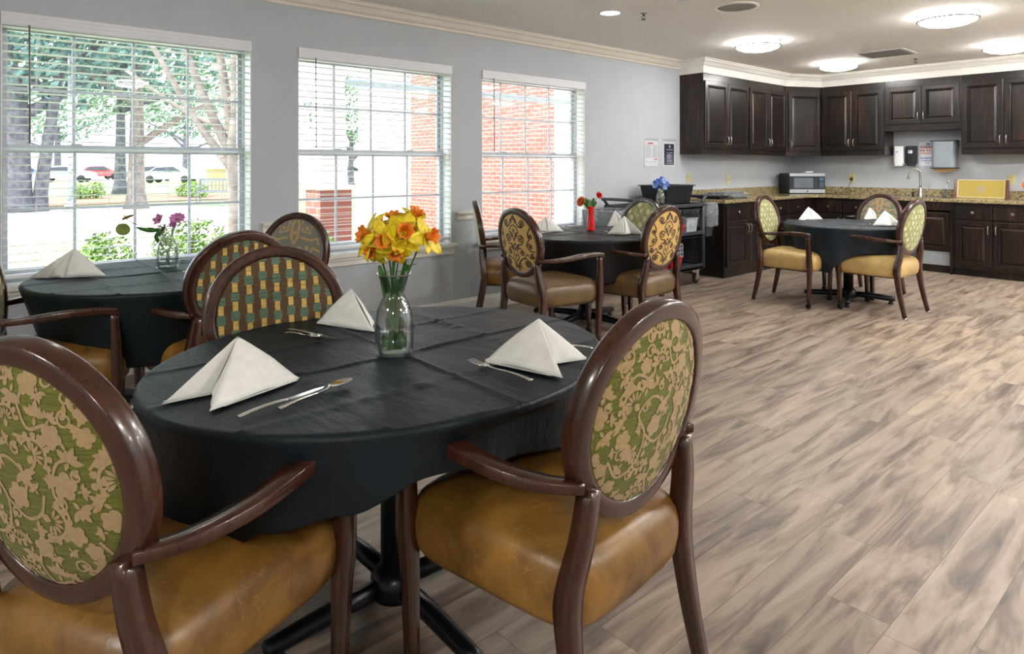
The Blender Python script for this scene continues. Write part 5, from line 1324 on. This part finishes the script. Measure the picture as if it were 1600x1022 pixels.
def foliage_mb(cx, cy, cz, rx, ry, rz, n, size, seed):
    rnd = random.Random(seed); b = MB()
    for _ in range(n):
        while True:
            p = Vector((rnd.uniform(-1, 1), rnd.uniform(-1, 1), rnd.uniform(-1, 1)))
            if .25 < p.length < 1 and mnoise.noise(p * 2.3 + Vector((seed, 0, 0))) > -.22: break
        c = Vector((cx + p.x * rx, cy + p.y * ry, cz + p.z * rz)); q = Vector((rnd.gauss(0, 1), rnd.gauss(0, 1), rnd.gauss(0, 1))).normalized(); w = q.orthogonal().normalized(); h = q.cross(w); s = size * rnd.uniform(.6, 1.4)
        b.add([c - w * s * .5, c - h * s * .25 + q * s * .08, c + w * s * .5, c + h * s * .25 + q * s * .08], [(0, 1, 2, 3)], 0, True)
    return b
def tree(label, x, y, tr, h, crown, mat='fol', bark='bark', lean=(0, 0), branches=4, seed=1, leaf=.30, nleaf=1800, r0=None):
    r = thing('tree', label, 'tree', (x, y, GZ), 0, 'trees on the lawn'); rnd = random.Random(seed)
    pts = bez([(0, 0, 0), (lean[0] * .25, lean[1] * .25, h * .3), (lean[0] * .6 + .1, lean[1] * .6, h * .65), (lean[0], lean[1], h)], 5); n = len(pts)
    R = [tr * (1.5 if i == 0 else 1.2 if i == 1 else lerp(1.05, .55, i / n)) for i in range(n)]
    MB().tube(pts, R, 14).build('trunk', bark, r)
    for k in range(branches):
        a = 2 * pi * k / branches + rnd.uniform(-.4, .4); s = pts[int(n * rnd.uniform(.45, .9))]; L = crown[0] * .8; e = s + Vector((cos(a) * L, sin(a) * L, rnd.uniform(.4, 1) * crown[2]))
        MB().tube(bez([s, s.lerp(e, .5) + Vector((0, 0, .2)), e], 4), [tr * .5 - tr * .4 * i / 8 for i in range(9)], 8).build('branch', bark, r)
    foliage_mb(lean[0], lean[1], h + crown[2] * .55, crown[0], crown[1], crown[2], nleaf, leaf, seed).build('crown', mat, r, fix=False)
    return r
def T(label, u, vbase, wpx, **kw):
    x, y = G(u, vbase); dep = 1023 * (1.32 - GZ) / (vbase - 258.5); tree(label, x, y, wpx * 1.3 * dep / 1023 / 2 / 1.1, **kw)
T('thick pale trunked tree, leftmost in the left window', 27, 332, 34, h=4.6, crown=(4.5, 4.5, 3.2), mat='folteal', seed=1, nleaf=2600)
T('slender tree just right of the leftmost thick trunk', 60, 331, 17, h=5.2, crown=(4.0, 4.0, 3.0), mat='folteal', seed=2, nleaf=2200, lean=(.5, .6))
T('darker tree further back in the left window', 188, 303, 15, h=6.0, crown=(6, 6, 4), mat='fol', seed=3, nleaf=2600, leaf=.45)
T('pale twisted trunk tree at the centre of the left window', 213, 327, 22, h=5.0, crown=(4.2, 4.2, 3.2), mat='folteal', bark='barkpale', seed=4, nleaf=2600)
T('tree seen through the middle window beside the porch', 548, 292, 9, h=4.0, crown=(3.2, 3.2, 2.6), mat='fol', seed=6, nleaf=1500, leaf=.3)
T('distant tree behind the parking lot, left', 90, 271, 9, h=9, crown=(11, 11, 7), mat='fol', seed=7, nleaf=2000, leaf=.9)
T('distant tree behind the parking lot, centre', 290, 271, 9, h=9, crown=(10, 10, 6), mat='fol', seed=8, nleaf=2000, leaf=.9)
T('distant tree behind the parking lot, far left', -130, 271, 9, h=9, crown=(11, 11, 7), mat='folteal', seed=9, nleaf=1800, leaf=.9)
# big multi-stem tree close to the left window
r = thing('tree', 'big pale multi-stemmed tree at the right of the left window', 'tree', (-2.9, 3.0, GZ), 0, 'trees on the lawn')
x0, y0 = G(372, 428); r.location = (x0, y0, GZ)
MB().tube(bez([(0, 0, 0), (.03, .0, .8), (-.02, .0, 1.7), (.0, .05, 2.1)], 5), [.22, .17, .15, .145, .14, .135, .13, .13, .13, .13, .13, .14, .14, .14, .15, .16], 12).build('trunk', 'barkpale', r)
for k, (dr, df, dz, rr) in enumerate(((-1.5, .4, 1.9, .07), (-1.0, .1, 2.2, .08), (-.5, .3, 2.4, .09), (-.1, .1, 2.5, .10), (.3, .4, 2.4, .08), (-1.9, .6, 1.4, .05), (.5, -.2, 2.2, .07))):
    e = rtv * dr + fwv * df + Vector((0, 0, 1.5 + dz)); s = Vector((0, 0, 1.35 + .12 * k)); MB().tube(bez([s, s.lerp(e, .45) + Vector((0, 0, -.12)), e], 5), [rr * (1 - .055 * i) for i in range(11)], 8).build('branch', 'barkpale', r)
foliage_mb(-.2, .3, 4.4, 1.8, 1.8, 1.2, 900, .14, 21).build('crown', 'fol', r, fix=False)
def shrub(label, x, y, rx, ry, rz, n, size, mat='folbright', seed=1, z=None):
    r = thing('shrub', label, 'shrub', (x, y, GZ), 0, 'shrubs outside the windows')
    foliage_mb(0, 0, rz * .8, rx, ry, rz, n, size, seed).build('foliage', mat, r, fix=False)
    b = MB()
    for k in range(5): a = k * 1.26; b.tube([(0, 0, 0), (rx * .35 * cos(a), ry * .35 * sin(a), rz * .8)], .015, 5)
    b.build('stems', 'bark', r)
shrub('bright leafy shrub below the left window, behind the glass vase', -1.2, 1.62, .36, .42, .60, 6500, .036, seed=11)
shrub('bright leafy shrub below the left window, behind the dark twig', -1.15, .98, .34, .26, .56, 4500, .036, seed=12)
shrub('bright leafy shrub beside the porch pier', -1.2, 2.62, .36, .34, .54, 4500, .036, seed=13)
shrub('low plant near the mulch bed, left', *G(125, 312), .6, .4, .4, 500, .12, seed=14)
shrub('low plant near the mulch bed, centre', *G(150, 311), .5, .4, .45, 500, .12, seed=15)
shrub('low plants behind the bench', *G(300, 309), 1.6, .6, .45, 900, .14, seed=16)
# cars
def car(label, u, v, heading, mat, s=1.0):
    x, y = G(u, v); r = thing('car', label, 'car', (x, y, GZ + .016), heading, 'cars in the parking lot')
    prof = [(-2.2, .35), (-2.25, .7), (-2.1, .92), (-1.5, .98), (-.9, 1.4), (.5, 1.45), (1.2, 1.0), (2.05, .88), (2.25, .6), (2.2, .35)]
    secs = []
    for w, k in ((-.88, 0), (-.80, 1), (.80, 1), (.88, 0)): secs.append([(px, w * (1 if pz < 1 else .82), pz if (k or pz < .9) else .88 + (pz - .88) * .9) for px, pz in prof])
    MB().loft(secs, True, True, 0, False).build('body', mat, r, bevel=.05)
    MB().loft([[(-1.38, w, 1.0), (-.88, w * .9, 1.34), (.45, w * .9, 1.38), (1.05, w, 1.02)] for w in (-.885, .885)], True, True, 0, False).build('side_windows', 'screen', r)
    MB().add([(.56, -.62, 1.43), (1.20, -.70, 1.03), (1.20, .70, 1.03), (.56, .62, 1.43)], [(0, 1, 2, 3)]).add([(-.96, -.62, 1.38), (-1.50, -.70, 1.01), (-1.50, .70, 1.01), (-.96, .62, 1.38)], [(0, 1, 2, 3)]).build('windscreens', 'screen', r, solid=.02)
    for sx in (-1.4, 1.4):
        for sy in (-.82, .82):
            w = MB().lathe([(.001, -.1), (.30, -.1), (.33, -.06), (.33, .06), (.30, .1), (.001, .1)], 18); TT = Matrix.Translation((sx, sy, .33)) @ Matrix.Rotation(radians(90), 4, 'X'); b = MB(); b.add([TT @ Vector(p) for p in w.v], w.f, 0, True); b.build('wheel', 'rubber', r)
car('white car parked beyond the trees, left', 103, 285, CAMR + .3, 'carwhite'); car('blue car partly behind the thick trunk', 28, 283, CAMR + 1.2, 'carblue'); car('red car parked at the centre of the left window', 150, 281, CAMR + .9, 'carred')
car('white car with red lights parked right of the pale trunk', 268, 286, CAMR + .1, 'carwhite'); car('grey car parked behind the pale trunk', 235, 283, CAMR + .5, 'cargrey'); car('white car seen between the porch columns', 545, 288, CAMR + .2, 'carwhite')
# bench
x, y = G(340, 317); r = thing('garden_bench', 'grey slatted garden bench at the right of the left window', 'bench', (x, y, GZ), CAMR + .2)
b = MB()
for k in range(6): b.box(-.75, .75, -.30 + k * .09, -.235 + k * .09, .43, .46)
b.build('seat', 'cargrey', r); b = MB()
for k in range(11): b.box(-.72 + k * .14, -.67 + k * .14, .24, .27, .48, .90)
b.box(-.75, .75, .235, .275, .88, .95).box(-.75, .75, .235, .275, .46, .50).build('backrest', 'cargrey', r)
for sx in (-.72, .72):
    for sy in (-.27, .24): MB().box(sx - .03, sx + .03, sy - .03, sy + .03, 0, .64 if sy < 0 else .93).build('leg', 'cargrey', r)
    MB().box(sx - .04, sx + .04, -.32, .27, .63, .67).build('armrest', 'cargrey', r)
# lamp pole, tan sign post
x, y = G(109, 334); r = thing('lamp_pole', 'thin pale pole standing on the lawn in the left window', 'pole', (x, y, GZ)); MB().tube([(0, 0, 0), (0, 0, 5)], .055, 10).build('pole', 'greymetal', r); MB().lathe([(.18, 0), (.18, .05), (.12, .4), (.11, .4)], 12).build('base', 'greymetal', r)
x, y = G(338, 300); r = thing('utility_box', 'tan utility box on the lawn behind the bench', 'utility box', (x, y, GZ)); MB().box(-.5, .5, -.4, .4, 0, 1.25).build('box', 'craft', r, bevel=.03); MB().box(-.55, .55, -.45, .45, 1.25, 1.32).build('lid', 'craft', r, bevel=.02)
# porch pier, columns, beam, brick wing
x, y = G(519, 425)
r = thing('porch_column', 'porch column with a brick pier foot seen through the middle window', 'column', (-1.92, 3.18, GZ), 0, 'porch columns')
b = MB().box(-.18, .18, -.18, .18, 0, 1.24); b.build('brick_pier', 'brick', r); MB().box(-.21, .21, -.21, .21, 1.24, 1.29).build('cap', 'white_out', r, bevel=.01)
MB().loft([[(-.15, -.15, 1.29), (.15, -.15, 1.29), (.15, .15, 1.29), (-.15, .15, 1.29)], [(-.11, -.11, 2.9), (.11, -.11, 2.9), (.11, .11, 2.9), (-.11, .11, 2.9)]], True, True, 0, False).build('shaft', 'white_out', r)
for (x, y, lab) in ((-4.2, 5.18, 'wide white porch column behind the daffodils, right of the brick pier'),):
    r = thing('porch_column', lab, 'column', (x, y, GZ), 0, 'porch columns'); MB().box(-.28, .28, -.28, .28, .12, 3.0).build('shaft', 'white_out', r); MB().box(-.32, .32, -.32, .32, 0, .12).box(-.32, .32, -.32, .32, 2.9, 3.02).build('plinth', 'white_out', r, bevel=.01)
struct(MB().box(-2.03, -1.81, 3.2, 7.85, 2.72, 2.95).build('porch_beam', 'white_out'), 'white beam of the porch', 'beam')
struct(MB().box(-1.95, -1.89, 3.3, 7.85, 2.20, 2.27).build('porch_rail', 'greymetal'), 'thin grey rail under the porch beam', 'rail')
struct(MB().box(-7.7, -3.15, 7.9, 12, GZ, 5).build('brick_wing', 'brick'), 'red brick wing of the building outside the right window', 'wall')
struct(MB().box(-3.15, -2.8, 7.85, 8.3, GZ, 5).box(-2.8, -.22, 8.0, 8.3, GZ, 5).build('wing_corner', 'white_out'), 'white painted corner of the wing', 'wall')
struct(MB().box(-.95, -.22, RY0, RY1, 2.66, 2.78).build('eave', 'white_out'), 'white roof eave over the windows', 'eave')  # overhang added out of view to keep direct sun from the windows
struct(MB().box(-.30, RX + .4, RY0 - .4, RY1 + .4, 2.8, 3.0).build('roof', 'asphalt'), 'flat roof over the room', 'roof')
